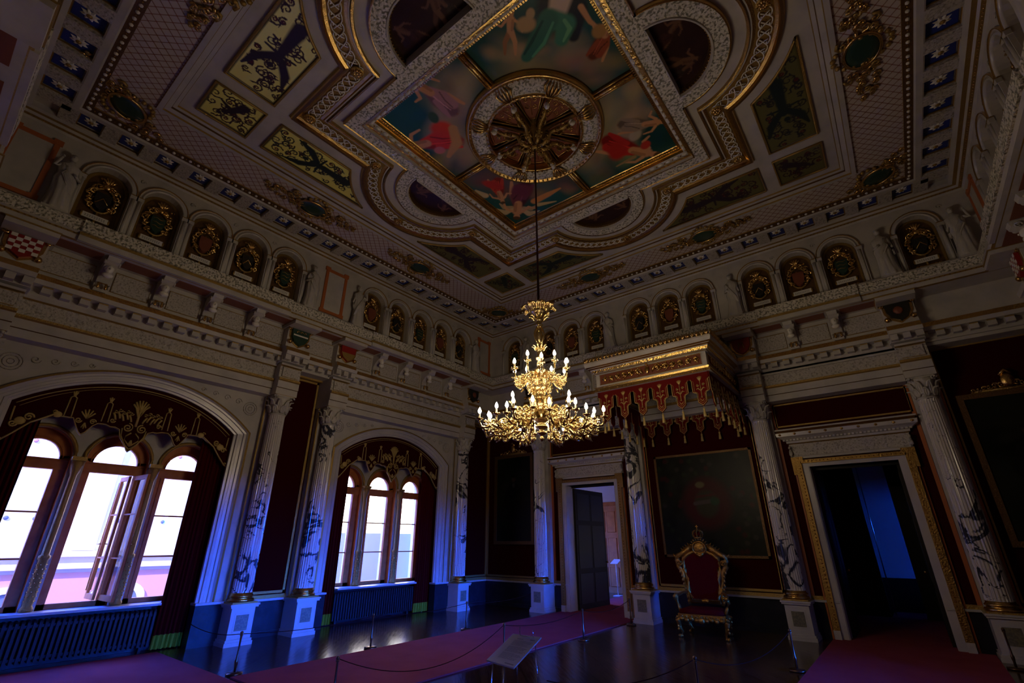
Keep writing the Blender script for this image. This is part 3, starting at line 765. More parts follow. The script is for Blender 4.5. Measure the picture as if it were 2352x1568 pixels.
for i,s in enumerate(gl): place_niche('throne',s,(i*2+1)%3,'gilded coat of arms in '+nm[i],'gilded arms in the gallery arches')
for i,s in enumerate(sorted(LA,reverse=True)[:5]): place_niche('opposite',s,i%3,'gilded arms seen edge-on at upper right, %s from corner'%ORD[i],'gilded arms in the gallery arches')

# ------------------------------------------------------------ statues
def make_statue(kind):
    b=MB(); rnd=random.Random(kind+5); n=28; rings=[]
    prof_=[(6.37,.13,.10),(6.42,.125,.10),(6.60,.105,.085),(6.78,.10,.08),(6.92,.105,.08),(7.02,.085,.07),(7.12,.10,.075),(7.20,.105,.07),(7.25,.06,.05),(7.28,.032,.032),(7.31,.03,.03)]
    for i,(z,rx,ry) in enumerate(prof_):
        fold=.16 if z<6.95 else (.06 if z<7.22 else 0)
        sway=.02*sin((z-6.37)*3.2+kind)
        rx*=1.3; rings.append([(sway+rx*(1+fold*sin(9*2*pi*j/n+z*3))*cos(2*pi*j/n), -.12+ry*(1+fold*sin(9*2*pi*j/n+z*3))*sin(2*pi*j/n), z) for j in range(n)])
    b.loft(rings,True,'plaster',True,True)
    hx_=.02*sin((.95)*3.2+kind)
    b.ball((hx_,-.125,7.375),(.048,.055,.066),12,8,'plaster'); b.ball((hx_,-.105,7.40),(.058,.06,.055),10,6,'plaster'); b.ball((hx_,-.18,7.37),(.010,.014,.016),6,4,'plaster')
    b.ball((hx_,-.06,7.37),(.035,.035,.035),8,6,'plaster')
    def arm(sg,mode):
        sh=Vector((sg*.095,-.12,7.19))
        if mode==0: el=sh+Vector((sg*.045,.0,-.18)); ha=el+Vector((-sg*.07,-.09,.03))
        elif mode==1: el=sh+Vector((sg*.05,.01,-.20)); ha=el+Vector((sg*.0,-.03,-.17))
        else: el=sh+Vector((sg*.10,-.02,-.05)); ha=el+Vector((-sg*.05,-.05,.17))
        b.tube([sh+Vector((-sg*.02,0,0)),sh,sh.lerp(el,.5),el,el.lerp(ha,.5),ha],[.03,.036,.031,.026,.023,.016],8,'plaster')
        b.ball(ha,(.02,.018,.026),8,5,'plaster')
        for k in range(4): b.tube([ha+Vector((-.012+.008*k,0,0)),ha+Vector((-.014+.009*k,-.022,-.012)),ha+Vector((-.012+.008*k,-.022,-.03))],.0045,4,'plaster')
    arm(-1,kind%3); arm(1,(kind+1)%3)
    # mantle over one shoulder
    sg=1 if kind%2 else -1
    for k in range(5): b.tube([(sg*(.09-.02*k),-.17,7.20),(-sg*.0+sg*.02*k,-.205,7.0),(-sg*(.08-.015*k),-.20,6.84),(-sg*(.12-.01*k),-.15,6.62)],[.012,.018,.018,.01],5,'plaster')
    b.box((-.15,-.24,6.335),(.15,-.0,6.372),'plaster')
    return b.build('statue')
ST=[make_statue(k) for k in range(4)]; su=set()
def place_statue(side,s,k,label):
    Mx=WM(side,s,0)
    if k not in su: su.add(k); o=ST[k]; o.matrix_world=Mx
    else: o=ST[k].copy(); COL.objects.link(o); o.matrix_world=Mx
    tag(o,label,'statue','white robed statues on the gallery')
for s,k,l in ((YC-.60,0,'white robed statue left of the central orange-framed panel, window wall'),(YC+.62,1,'white robed statue right of the central orange-framed panel, window wall'),
    (YC-4.85,2,'white robed statue at the far left end of the window wall gallery'),(YC+4.88,3,'white robed statue on the window wall gallery nearest the far corner')): place_statue('window',s,k,l)
for s,k,l in ((XC-4.40,1,'white robed statue on the throne wall gallery beside the single corner arch'),(XC-1.62,2,'white robed statue left of the gallery trio over the throne canopy'),
    (XC+1.57,0,'white robed statue right of the gallery trio over the throne canopy'),(XC+4.42,3,'white robed statue right of the gallery trio over the right doorway'),(XC+5.55,1,'white robed statue in the right-hand corner of the throne wall gallery')): place_statue('throne',s,k,l)
place_statue('near',1.2,2,'white robed statue at the upper left corner of the picture, seen from below'); place_statue('opposite',YC+.6,0,'white robed statue at the upper right corner of the picture, seen from below'); place_statue('near',2.6,3,'white robed statue above the upper left corner, second from the corner')

# ------------------------------------------------------------ corbels under the ledge and coats of arms on the piers
def make_corbel():
    root=empty('corbel'); b=MB()
    pf=[(.25,5.44),(.20,5.44),(.17,5.50),(.20,5.58),(.19,5.66),(.12,5.74),(.03,5.80),(-.08,5.84),(-.14,5.88),(-.16,5.95),(.25,5.95)]
    b.prism(pf,lambda p:(-.085,p[0],p[1]),lambda p:(.085,p[0],p[1]),'plaster')
    for x in (-.095,.095):
        b.tube([(x,-.07+q[0],5.87+q[1]) for q in spiral(0,0,.05,1.5,14)],.014,5,'plaster'); b.tube([(x,.17+q[0],5.52+q[1]) for q in spiral(0,0,.045,1.5,14)],.013,5,'plaster')
    b.build('scroll_bracket',root)
    b=MB(); b.ball((0,-.02,5.76),(.055,.06,.075),10,7,'white'); b.ball((0,.01,5.79),(.068,.06,.065),8,6,'white'); b.ball((0,-.085,5.755),(.011,.016,.018),6,4,'white')
    b.ball((0,-.02,5.66),(.075,.055,.05),8,6,'white'); b.build('carved_head',root)
    b=MB(); 
    for x in (-.05,.05): b.lathe([(.012,5.56),(.02,5.54),(.022,5.47),(.008,5.45)],(x,.11,0),8,'gold')
    b.tube([(-.05,.11,5.55),(.05,.11,5.55)],.010,5,'gold')
    b.build('gilt_drop',root); return root
cb0=make_corbel(); first=True
for side in ('window','throne','opposite'):
    for i,s in enumerate(CORB[side]):
        if side=='opposite' and s<YC: continue
        n_g=4 if side!='throne' else 2
        wl={'window':['over the large window','over the smaller window'],'throne':['above the throne canopy','over the left doorway','over the right doorway'],'opposite':['','']}[side]
        if side=='throne': gi={0:1,1:0,2:2}[i//2]; gi=[0,0,1,1,2,2][i] if False else None
        if side=='window': lb='scrolled white corbel with carved head %s, %s from the left'%(wl[i//4],ORD[i%4])
        elif side=='throne':
            z='over the left doorway' if s<XC-1.6 else ('above the throne canopy' if s<XC+1.6 else 'over the right doorway')
            lb='scrolled white corbel with carved head %s, the %s one'%(z,'left' if (s-(XC-2.91 if s<XC-1.6 else (XC if s<XC+1.6 else XC+2.91)))<0 else 'right')
        else: lb='scrolled corbel at the right edge under the gallery, %s from the corner'%ORD[len(CORB[side])-1-i]
        Mx=WM(side,s,0)
        if first: cb0.matrix_world=Mx; tag(cb0,lb,'corbel','scrolled corbels under the gallery'); first=False
        else: dup(cb0,Mx,lb,'scrolled corbels under the gallery')
def make_arms(kind):
    root=empty('coat_of_arms'); b=MB()
    sh=[(-.20,5.86),(.20,5.86),(.19,5.68),(.13,5.56),(0,5.48),(-.13,5.56),(-.19,5.68)]
    b.prism([(x*1.18,5.68+(z-5.68)*1.12) for x,z in sh],lambda p:(p[0],.20,p[1]),lambda p:(p[0],.02,p[1]),'gold')
    for sg in (-1,1):
        b.ball((sg*.20,.0,5.55),(.05,.05,.05),8,6,'gold'); b.tube([(sg*.24+q[0],.0,5.86+q[1]) for q in spiral(0,0,.05,1.2,10,sg)],.018,5,'gold')
    for k in range(7): b.ball((-.15+.05*k,.0,5.915),(.022,.02,.03),6,4,'gold_dull')
    b.build('gilt_surround',root)
    mtl={0:'shield_red',1:'green_disc',2:'shield_red',3:'shield_black',4:'shield_red'}[kind]
    b=MB(); b.prism(sh,lambda p:(p[0],.05,p[1]),lambda p:(p[0]*.94,-.03,5.68+(p[1]-5.68)*.94),mtl)
    if kind==0:
        for i in range(5):
            for j in range(5):
                if (i+j)%2: continue
                x=-.14+.07*i; z=5.60+.055*j
                if abs(x)<.15 and z<5.84: b.box((x-.035,-.036,z-.027),(x+.035,-.03,z+.027),'white')
    if kind==1:
        b.box((-.16,-.036,5.70),(.16,-.03,5.73),'white')
        for x in (-.08,0,.08): b.tube([(x+q[0],-.035,5.79+q[1]) for q in spiral(0,0,.035,.8,8)],.008,4,'gold')
    if kind==2: b.prism([(-.18,5.69),(.18,5.69),(.125,5.57),(0,5.50),(-.125,5.57)],lambda p:(p[0],-.03,p[1]),lambda p:(p[0],-.036,p[1]),'gold_dull')
    if kind==3: b.ball((0,-.03,5.70),(.08,.03,.08),8,6,'brown_panel')
    if kind==4: b.tube([(-.06,-.035,5.6),(-.03,-.04,5.76),(0,-.035,5.66),(.03,-.04,5.76),(.06,-.035,5.6)],.012,4,'gold')
    b.build('shield',root); return root
for side,s,k,l in (('window',PIER['window'][0],0,'chequered red and white coat of arms under the gallery at the far left'),('window',PIER['window'][1],1,'dark green coat of arms with white bar above the left coupled column'),
    ('window',PIER['window'][2],2,'red and gold coat of arms above the right coupled column'),('window',PIER['window'][3],3,'dark coat of arms above the column near the far corner'),
    ('throne',PIER['throne'][0],3,'dark coat of arms above the column left of the left doorway'),('throne',PIER['throne'][2],4,'red coat of arms above the column right of the throne canopy'),('throne',PIER['throne'][3],3,'black coat of arms with gilt mantling above the rightmost column'),
    ('opposite',PIER['opposite'][3],0,'gilt coat of arms under the gallery at the right edge beyond the corner'),
    ('near',PIER['near'][0],4,'red and gold coat of arms at the left edge beyond the left corner')):
    o=make_arms(k); o.matrix_world=WM(side,s,0 if side!='x' else 0); tag(o,l,'coat of arms','painted arms on the piers')

# ------------------------------------------------------------ ceiling ornaments
b=MB(); 
for k in range(10):
    a=2*pi*k/10; b.tube([(.02*cos(a),.02*sin(a),-.035),(.05*cos(a),.05*sin(a),-.03),(.085*cos(a),.085*sin(a),-.005)],[.012,.02,.012],5,'gold')
b.ball((0,0,-.03),(.03,.03,.02),8,5,'gold'); b.lathe([(.10,0),(.10,-.012),(.085,-.018),(.03,-.02)],n=20,mt='gold_dull')
ro=b.build('rosette'); first=True
dn={0:'toward the opposite wall',1:'toward the throne wall',2:'toward the window wall',3:'toward the camera side'}
for q in range(4):
    a=q*pi/2
    for (x,y,l) in ((2.665,-2.665,'scroll band corner clockwise of lobe'),(2.68,-1.33,'scroll band junction before lobe'),(3.655,0,'outermost point of lobe'),(2.68,1.33,'scroll band junction after lobe')):
        o=ro if first else ro.copy()
        if not first: COL.objects.link(o)
        first=False; o.location=(XC+x*cos(a)-y*sin(a), YC+x*sin(a)+y*cos(a), 8.075)
        tag(o,'gilt rosette, %s %s'%(l,dn[q]),'rosette','gilt rosettes on the ceiling scroll band')
def make_cart():
    root=empty('ceiling_cartouche'); rnd=random.Random(3); b=MB()
    for sg in (-1,1):
        for k in range(22):
            x=sg*(.20+.035*k*.8+rnd.uniform(-.02,.02)); y=rnd.uniform(-1,1)*.22*(1-k/30); R0=.07*(1-k/36)
            b.tube([(x+q[0],y+q[1],-.03-.012*j/8) for j,q in enumerate(spiral(0,0,R0,1.2,8,rnd.choice((-1,1)),rnd.uniform(0,6)))],[.02]*3+[.016]*3+[.01]*2,5,'gold' if k%3 else 'gold_dull')
    for k in range(18):
        a=2*pi*k/18; b.ball((.2*cos(a),.30*sin(a),-.03),(.035,.035,.03),6,4,'gold_dull')
    b.build('gilt_scrollwork',root)
    b=MB(); b.tube([(.24*cos(t),.19*sin(t),-.05) for t in [2*pi*i/28 for i in range(28)]],.02,6,'gold',True); b.build('oval_frame',root)
    b=MB(); b.lathe([(.23,-.02),(.22,-.045),(.12,-.052),(.01,-.054)],n=28,mt='green_disc'); 
    b.v=[(x,y*.8,z) for x,y,z in b.v]; b.build('oval_medallion',root); return root
ct=make_cart(); first=True
wn_={0:'opposite',1:'throne',2:'window',3:'near'}
for q,side in ((2,'window'),(1,'throne'),(0,'opposite'),(3,'near')):
    for d in (-1.45,1.45):
        s=MID[side]+d; p=SIDE[side]((s,1.28,8.0)); Mx=Matrix.Translation(p)@Matrix.Rotation(ROT[side],4,'Z')@Matrix.Diagonal((1.2,1.15,1,1))
        l='gilt cartouche with oval on lattice cove, %s side, %s one'%({'window':'window wall','throne':'throne wall','opposite':'upper right','near':'upper left'}[side],'nearer' if (d<0)==(side in('window','opposite')) else 'farther')
        if side=='throne': l='gilt cartouche with oval on lattice cove, throne wall side, %s one'%('left' if d<0 else 'right')
        if side=='near': l='gilt cartouche with oval on lattice cove, upper left side, %s one'%('left' if d<0 else 'right')
        if first: ct.matrix_world=Mx; tag(ct,l,'cartouche','gilt cartouches on the cove'); first=False
        else: dup(ct,Mx,l,'gilt cartouches on the cove')
for x,y,l in ((-1,1,'far corner'),(1,1,'right-hand corner'),(-1,-1,'left-hand corner'),(1,-1,'near corner out above the picture')):
    Mx=Matrix.Translation((XC+x*4.62,YC+y*4.60,8.0))@Matrix.Rotation(math.atan2(y,x)+pi/2,4,'Z')@Matrix.Scale(1.15,4)
    dup(ct,Mx,'large gilt cartouche filling the %s of the lattice cove'%l,'gilt cartouches on the cove')

# ------------------------------------------------------------ painted surfaces
class Pic:      # a picture painted on a fine grid; colours are the paint itself, plus painted glare on the bright arabesques
    def __init__(s, U, V, base): s.U=U; s.V=V; s.c=np.zeros(U.shape+(4,)); s.c[...,:3]=base; s.c[...,3]=0
    def mix(s, a, col, met=0):
        a=np.clip(a,0,1)[...,None]; s.c=s.c*(1-a)+np.array([*col,met])*a
    def noise(s, amp, f, seed=0):
        r=np.random.RandomState(seed); n=np.zeros(s.U.shape)
        for k in range(9):
            a=r.uniform(0,2*pi); ff=f*r.uniform(.5,2.2); n+=np.sin(ff*(s.U*cos(a)+s.V*sin(a))+r.uniform(0,6)+1.5*np.sin(ff*.6*(s.U*sin(a)-s.V*cos(a))))
        n/=4.5; s.c[...,:3]*=np.clip(1+amp*n,0.1,3)[...,None]; return n
    def blob(s, x, y, rx, ry, rot, col, soft=.3, a=1, met=0):
        dx=s.U-x; dy=s.V-y; c,q=cos(rot),sin(rot); u=(dx*c+dy*q)/rx; v=(-dx*q+dy*c)/ry; d=np.sqrt(u*u+v*v)
        s.mix(a*np.clip((1-d)/soft,0,1), col, met)
    def stroke(s, pts, w, col, soft=.35, a=1, met=0):
        D=np.full(s.U.shape,9.); W0=w if isinstance(w,(list,tuple)) else [w]*len(pts)
        for i in range(len(pts)-1):
            (x0,y0),(x1,y1)=pts[i],pts[i+1]; dx,dy=x1-x0,y1-y0; L2=dx*dx+dy*dy+1e-12
            t=np.clip(((s.U-x0)*dx+(s.V-y0)*dy)/L2,0,1); d=np.hypot(s.U-x0-t*dx,s.V-y0-t*dy)/(W0[i]+(W0[i+1]-W0[i])*t); D=np.minimum(D,d)
        s.mix(a*np.clip((1-D)/soft,0,1), col, met)
FL=(.42,.22,.11); FD=(.24,.11,.05)
def figure(P, x, y, sc, rot, dress, hair=(.07,.035,.015), wings=False, child=False):
    def q(u,v): return (x+sc*(u*cos(rot)-v*sin(rot)), y+sc*(u*sin(rot)+v*cos(rot)))
    def st(pts,w,c,**k): P.stroke([q(*p) for p in pts],[sc*v for v in w] if isinstance(w,(list,tuple)) else sc*w,c,**k)
    if wings:
        for sg in (-1,1): st([(sg*.05,.55),(sg*.28,.72),(sg*.50,.60)],[.05,.10,.02],(.38,.30,.17)); st([(sg*.05,.5),(sg*.3,.55),(sg*.42,.42)],[.04,.07,.02],(.30,.22,.12))
    st([(.0,.35),(-.12,.05),(-.10,-.30)],[.10,.08,.04],FD); st([(.04,.35),(.16,.08),(.20,-.28)],[.10,.08,.04],FL)
    if dress is not None:
        d2=tuple(v*.45 for v in dress)
        st([(0,.42),(-.05,.15),(-.10,-.16)],[.15,.22,.19],d2); st([(.03,.40),(.07,.15),(.05,-.12)],[.12,.17,.13],dress)
        st([(-.12,.2),(-.2,-.05),(-.26,-.22)],[.07,.08,.04],dress); st([(.12,.25),(.02,.05),(-.02,-.15)],[.018,.02,.012],d2); st([(-.04,.3),(-.08,.05),(-.1,-.15)],[.015,.02,.012],tuple(min(1,v*1.5) for v in dress))
    st([(0,.38),(0,.68)],[.10,.13],FL); st([(.05,.40),(.06,.65)],[.04,.05],FD,a=.7)
    st([(-.12,.66),(-.24,.48),(-.38,.52)],[.05,.04,.028],FL); st([(.12,.66),(.27,.58),(.33,.38)],[.05,.04,.028],FL)
    P.blob(*q(0,.84),sc*.085,sc*.105,rot,FL,.25); P.blob(*q(0,.90),sc*.10,sc*.075,rot,hair,.3); P.blob(*q(-.03,.84),sc*.02,sc*.012,rot,FD,.5); P.blob(*q(.03,.84),sc*.02,sc*.012,rot,FD,.5)
def cloud(P, x, y, r, col, seed=0, n=7):
    rr_=np.random.RandomState(seed)
    for k in range(n): P.blob(x+rr_.uniform(-1,1)*r, y+rr_.uniform(-.5,.5)*r, r*rr_.uniform(.4,.8), r*rr_.uniform(.25,.5), rr_.uniform(-.5,.5), tuple(v*rr_.uniform(.7,1.15) for v in col), .9, .55)
def canvas(name, place, nu, nv, u0, u1, v0, v1, paint, mask=None, parent=None, base=(.1,.1,.1), thick=None):
    us=np.linspace(u0,u1,nu); vs=np.linspace(v0,v1,nv); U,V=np.meshgrid(us,vs)
    if mask is not None and hasattr(mask,'warp'): U,V=mask.warp(U,V)
    P=Pic(U,V,base); paint(P)
    verts=[place(float(a),float(b)) for a,b in zip(U.ravel(),V.ravel())]
    cu=(U[:-1,:-1]+U[1:,1:])/2; cv=(V[:-1,:-1]+V[1:,1:])/2
    ok=np.ones(cu.shape,bool) if mask is None or hasattr(mask,'warp') else mask(cu,cv)
    jj,ii=np.nonzero(ok); b0=jj*nu+ii; F=np.stack([b0,b0+1,b0+nu+1,b0+nu],1)
    me=bpy.data.meshes.new(name); me.from_pydata(verts,[],F.tolist()); me.materials.append(M['painted'])
    at_=me.color_attributes.new('Col','FLOAT_COLOR','POINT'); at_.data.foreach_set('color',P.c.reshape(-1).astype(np.float32)); me.update()
    o=bpy.data.objects.new(name,me); COL.objects.link(o)
    if parent is not None: o.parent=parent
    return o
# four corner paintings of the centre field, heads outward
def quad(ax, ay, paint, label):
    r2=1/math.sqrt(2); rd=(ax*r2,ay*r2); td=(-ay*r2,ax*r2)
    place=lambda x,y:(XC+ax*x, YC+ay*y, 8.262)
    def pt(P):
        X,Y=P.U.copy(),P.V.copy(); wx,wy=ax*X,ay*Y
        P.V=wx*rd[0]+wy*rd[1]; P.U=wx*td[0]+wy*td[1]; paint(P); P.c[...,:3]=np.clip(P.c[...,:3]*np.array([1.45,1.35,1.15]),0,.9)
    mk=lambda u,v:(u*u+v*v>1.15**2)
    o=canvas('ceiling_painting',place,150,150,.07,1.845,.07,1.845,pt,mk,base=(.012,.060,.062)); tag(o,label,'painting','paintings around the ceiling medallion'); return o
def p_top(P):
    P.noise(.35,3,1); cloud(P,0,1.42,.8,(.26,.19,.12),2,14); cloud(P,-.5,1.35,.4,(.30,.22,.14),3); cloud(P,.6,1.42,.4,(.22,.13,.10),4)
    P.blob(0,2.2,.38,.55,0,(.008,.010,.018),.3); P.stroke([(.25,2.1),(.28,1.75)],[.16,.10],(.008,.012,.022))
    P.stroke([(-.02,2.02),(.0,2.42)],[.15,.20],(.45,.36,.30)); P.stroke([(-.10,1.95),(.13,1.9),(.12,1.68)],[.16,.17,.12],(.035,.16,.10)); P.stroke([(-.12,1.93),(-.22,1.62),(-.34,1.36)],[.17,.16,.10],(.02,.11,.08))
    P.stroke([(-.05,1.9),(-.12,1.6),(-.25,1.38)],[.02,.03,.02],(.06,.24,.15)); P.stroke([(.1,1.95),(.2,1.85),(.15,1.66)],[.03,.04,.02],(.10,.30,.16)); P.stroke([(-.2,1.9),(-.3,1.6),(-.38,1.4)],[.02,.03,.02],(.008,.05,.045))
    P.stroke([(.28,2.15),(.45,1.98),(.56,1.92)],[.05,.04,.03],FL); P.blob(0,2.55,.10,.12,0,FL)
    figure(P,-.62,1.52,.52,.05,None,(.30,.14,.04)); P.blob(-.42,1.83,.16,.13,.3,(.34,.23,.11)); P.blob(-.38,1.98,.07,.09,0,(.34,.24,.12)); figure(P,.70,1.60,.56,-.1,(.22,.05,.02),(.14,.05,.02)); P.blob(.62,1.86,.12,.12,.2,(.30,.17,.06)); P.stroke([(-.95,2.05),(-.7,2.02)],.05,(.02,.07,.03)); P.stroke([(-.95,1.98),(-.8,2.12)],.04,(.02,.07,.03))
def p_left(P):
    P.noise(.35,3,5); cloud(P,.1,1.4,.9,(.33,.27,.17),6,14); cloud(P,-.55,1.55,.5,(.22,.19,.10),7); cloud(P,.7,1.5,.4,(.10,.08,.06),8)
    figure(P,.42,1.52,.80,-.55,(.30,.16,.17)); figure(P,-.34,1.55,.95,.40,(.50,.035,.02)); P.blob(-.12,1.62,.20,.24,.3,(.50,.045,.02),.4); P.stroke([(-.75,1.5),(-.4,1.35),(-.1,1.42)],[.05,.12,.10],(.40,.22,.08)); P.blob(-.62,1.66,.10,.12,.3,(.42,.14,.14)); P.blob(.1,1.75,.14,.1,.4,(.03,.07,.04))
def p_bot(P):
    P.noise(.35,3,9); cloud(P,0,1.35,.9,(.12,.09,.08),10,14); cloud(P,-.6,1.5,.4,(.20,.13,.08),11); cloud(P,.55,1.5,.35,(.12,.06,.05),12)
    figure(P,.05,1.55,.95,.05,(.12,.035,.055),wings=True); P.blob(.0,1.50,.26,.22,0,(.12,.03,.05),.4); figure(P,.55,1.40,.62,.35,(.40,.05,.02)); P.blob(.62,1.42,.26,.12,-.3,(.36,.03,.02)); P.stroke([(.75,1.75),(.95,1.62)],[.09,.03],(.40,.32,.16)); P.stroke([(-.3,1.8),(-.55,1.55),(-.75,1.35)],[.10,.08,.03],(.45,.20,.07)); P.stroke([(-.4,1.9),(-.75,1.75)],[.07,.02],(.40,.31,.17))
def p_right(P):
    P.noise(.35,3,13); cloud(P,-.1,1.45,.9,(.30,.25,.15),14,14); cloud(P,-.65,1.6,.5,(.34,.28,.16),15); cloud(P,.6,1.45,.4,(.12,.10,.06),16)
    figure(P,.15,1.50,.95,-.12,(.36,.02,.015)); P.blob(.25,1.58,.28,.20,.4,(.34,.02,.015),.4); P.blob(-.15,1.78,.16,.12,0,(.30,.26,.2)); figure(P,-.32,1.62,.66,.3,(.22,.17,.13)); P.blob(.05,2.05,.12,.10,0,(.34,.03,.02)); P.stroke([(.35,1.95),(.62,1.7)],[.05,.02],(.25,.18,.08))
quad(1,-1,p_top,'ceiling painting of a woman in green skirts and two cherubs, topmost of four')
quad(-1,-1,p_left,'ceiling painting with a large red robe and stooping figure, left of the medallion')
quad(-1,1,p_bot,'ceiling painting of winged figures in purple and red, below the medallion')
quad(1,1,p_right,'ceiling painting of a reclining woman in a red robe, right of the medallion')
# gilt bars between the four paintings
b=MB(CT)
for q in range(4):
    a=q*pi/2; rot=lambda p,a=a:(XC+p[0]*cos(a)-p[1]*sin(a), YC+p[0]*sin(a)+p[1]*cos(a), p[2])
    w=MB(rot); w.box((1.13,-.075,8.22),(1.85,.075,8.27),'brown_gold'); w.tube([(1.15,-.055,8.215),(1.85,-.055,8.215)],.018,6,'gold'); w.tube([(1.15,.055,8.215),(1.85,.055,8.215)],.018,6,'gold'); w.tube([(1.15,0,8.20),(1.85,0,8.20)],.03,8,'gold_relief')
    k=len(b.v); b.v+=w.v; b.f+=[tuple(i+k for i in f) for f in w.f]; b.m+=w.m; b.sm+=w.sm
struct(b.build('trim_5'))
# lunettes in the lobes
ln={0:'upper right of the centre, toward the opposite wall',1:'lower right, toward the throne wall',2:'lower left, toward the window wall',3:'upper left of the centre, nearest the camera'}
for q in range(4):
    a=q*pi/2
    place=lambda u,v,a=a:(XC+(2.325+v)*cos(a)-u*sin(a), YC+(2.325+v)*sin(a)+u*cos(a), 8.16)
    def pt(P,q=q):
        P.noise(.5,7,20+q); cloud(P,0,.25,.3,(.05,.025,.022),30+q,8); figure(P,-.25,.10,.42,.5,(.10,.035,.03)); figure(P,.12,.06,.46,-.5,None); figure(P,.38,.05,.34,.2,(.05,.05,.04)); P.c[...,:3]=P.c[...,:3]*.30+np.array([.022,.009,.008])
    o=canvas('lunette_painting',place,70,50,-.65,.65,0,.65,pt,lambda u,v:(u*u+v*v<.648**2),base=(.040,.016,.014)); tag(o,'dark half-round ceiling painting, '+ln[q],'painting','half-round ceiling paintings')
# arabesque panels round the ceiling
def arab(P, x0, x1, y0, y1, seed, style):
    r=np.random.RandomState(seed); gold_lit=(.90,.84,.22); dk=[(.045,.020,.025),(.03,.028,.03)][seed%2]  # window glare on the gold ground is painted in as this paler yellow
    P.c[...,:3]=gold_lit if style==0 else (.16,.15,.055); P.c[...,3]=.3 if style==0 else .3
    cx,cy=(x0+x1)/2,(y0+y1)/2; w,h=x1-x0,y1-y0
    n=int(w*h*30)+6
    for k in range(n):
        x=r.uniform(x0+.05,x1-.05); y=r.uniform(y0+.05,y1-.05); R0=r.uniform(.05,.11)
        pts=spiral(x,y,R0,1.25,12,r.choice((-1,1)),r.uniform(0,6)); P.stroke(pts,[.013]*8+[.009]*4,dk,.3)
        for j in range(4):
            a_=r.uniform(0,6.3); P.stroke([pts[j],(pts[j][0]+.05*cos(a_),pts[j][1]+.05*sin(a_))],[.018,.004],dk,.3)
        if k%3==0:
            for j in range(6): P.blob(x+.022*cos(j),y+.022*sin(j),.016,.016,0,(.10,.015,.02),.4)
    fc=[(.035,.022,.032),(.02,.03,.03)][seed%2]
    if w*h>.6:
        P.stroke([(cx,cy-.22*h),(cx,cy-.02*h)],[.13,.09],fc); P.stroke([(cx,cy),(cx,cy+.12*h)],[.09,.06],fc); P.blob(cx+.02,cy+.19*h,.055,.065,0,fc,.3)
        for sg in (-1,1): P.stroke([(cx+sg*.06,cy+.1*h),(cx+sg*.22,cy+.2*h),(cx+sg*.30,cy+.33*h)],[.07,.085,.02],fc); P.stroke([(cx+sg*.05,cy+.06*h),(cx+sg*.22,cy+.05*h)],[.03,.02],fc)
    else:
        P.stroke([(cx-.2,cy-.12),(cx,cy)],[.10,.07],fc); P.stroke([(cx,cy),(cx+.12,cy+.08)],[.06,.05],fc); P.blob(cx+.19,cy+.13,.045,.045,0,fc,.3); P.stroke([(cx,cy+.02),(cx-.1,cy+.2)],[.05,.02],fc)
    P.stroke([(x0,y0),(x1,y0),(x1,y1),(x0,y1),(x0,y0)],.03,(.12,.10,.03),.5)
pn=0
side_q={0:'opposite',1:'throne',2:'window',3:'near'}
for q in range(4):
    a=q*pi/2
    for sg in (-1,1):
        place=lambda u,v,a=a,sg=sg:(XC+u*cos(a)-sg*v*sin(a), YC+u*sin(a)+sg*v*cos(a), 8.088)
        # u: 3.17..3.88 outward, v: along from the lobe arc to 2.88
        class Wp:
            @staticmethod
            def warp(U,V):
                v0=np.sqrt(np.maximum(0,1.79**2-(U-2.3)**2)); return U, v0+(2.86-v0)*V
        near_=(q in (3,2)) 
        bright = (q==3 and sg==-1) or (q==2 and sg==1)  # panels whose ground carries the painted window glare
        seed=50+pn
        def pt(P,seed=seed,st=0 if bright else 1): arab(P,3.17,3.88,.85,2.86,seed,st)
        root=empty('ceiling_panel'); 
        ref={('window',1):'along the window wall, left of its lunette',('window',-1):'along the window wall, toward the far corner',('throne',1):'along the throne wall, toward the far corner',('throne',-1):'along the throne wall, toward the right-hand corner',
             ('near',-1):'at upper left, brightly lit yellow ground',('near',1):'above the picture on the camera side',('opposite',-1):'beyond the top right of the picture',('opposite',1):'at right, toward the right-hand corner'}[(side_q[q],sg)]
        tag(root,'arabesque ceiling panel with curved end '+ref,'painting','arabesque ceiling panels'); 
        canvas('painted_field',place,70,150,3.17,3.88,0,1,pt,Wp(),root)
        b=MB(); U=[3.15+.75*i/16 for i in range(17)]
        path=[place(3.15,2.88)]+[place(u,math.sqrt(max(0,1.77**2-(u-2.3)**2))) for u in U]+[place(3.90,2.88)]
        b.tube([(x,y,8.075) for x,y,z in path],.022,6,'gold_dull',True); b.build('gilt_moulding',root); pn+=1
    place=lambda u,v,a=a:(XC+u*cos(a)-v*sin(a), YC+u*sin(a)+v*cos(a), 8.088)
    root=empty('ceiling_panel'); tag(root,'small square arabesque panel at the %s corner of the ceiling'%{0:'right-hand',1:'far',2:'left-hand',3:'unseen near'}[q],'painting','small corner ceiling panels')
    seed=80+q
    def pt(P,seed=seed,q=q): arab(P,3.16,3.89,3.16,3.89,seed,0 if q==2 else 1)  # left-hand square gets the painted glare too
    canvas('painted_field',place,80,80,3.16,3.89,3.16,3.89,pt,None,root)
    b=MB(); b.tube([(x,y,8.075) for x,y,z in [place(3.14,3.14),place(3.91,3.14),place(3.91,3.91),place(3.14,3.91)]],.022,6,'gold_dull',True); b.build('gilt_moulding',root)

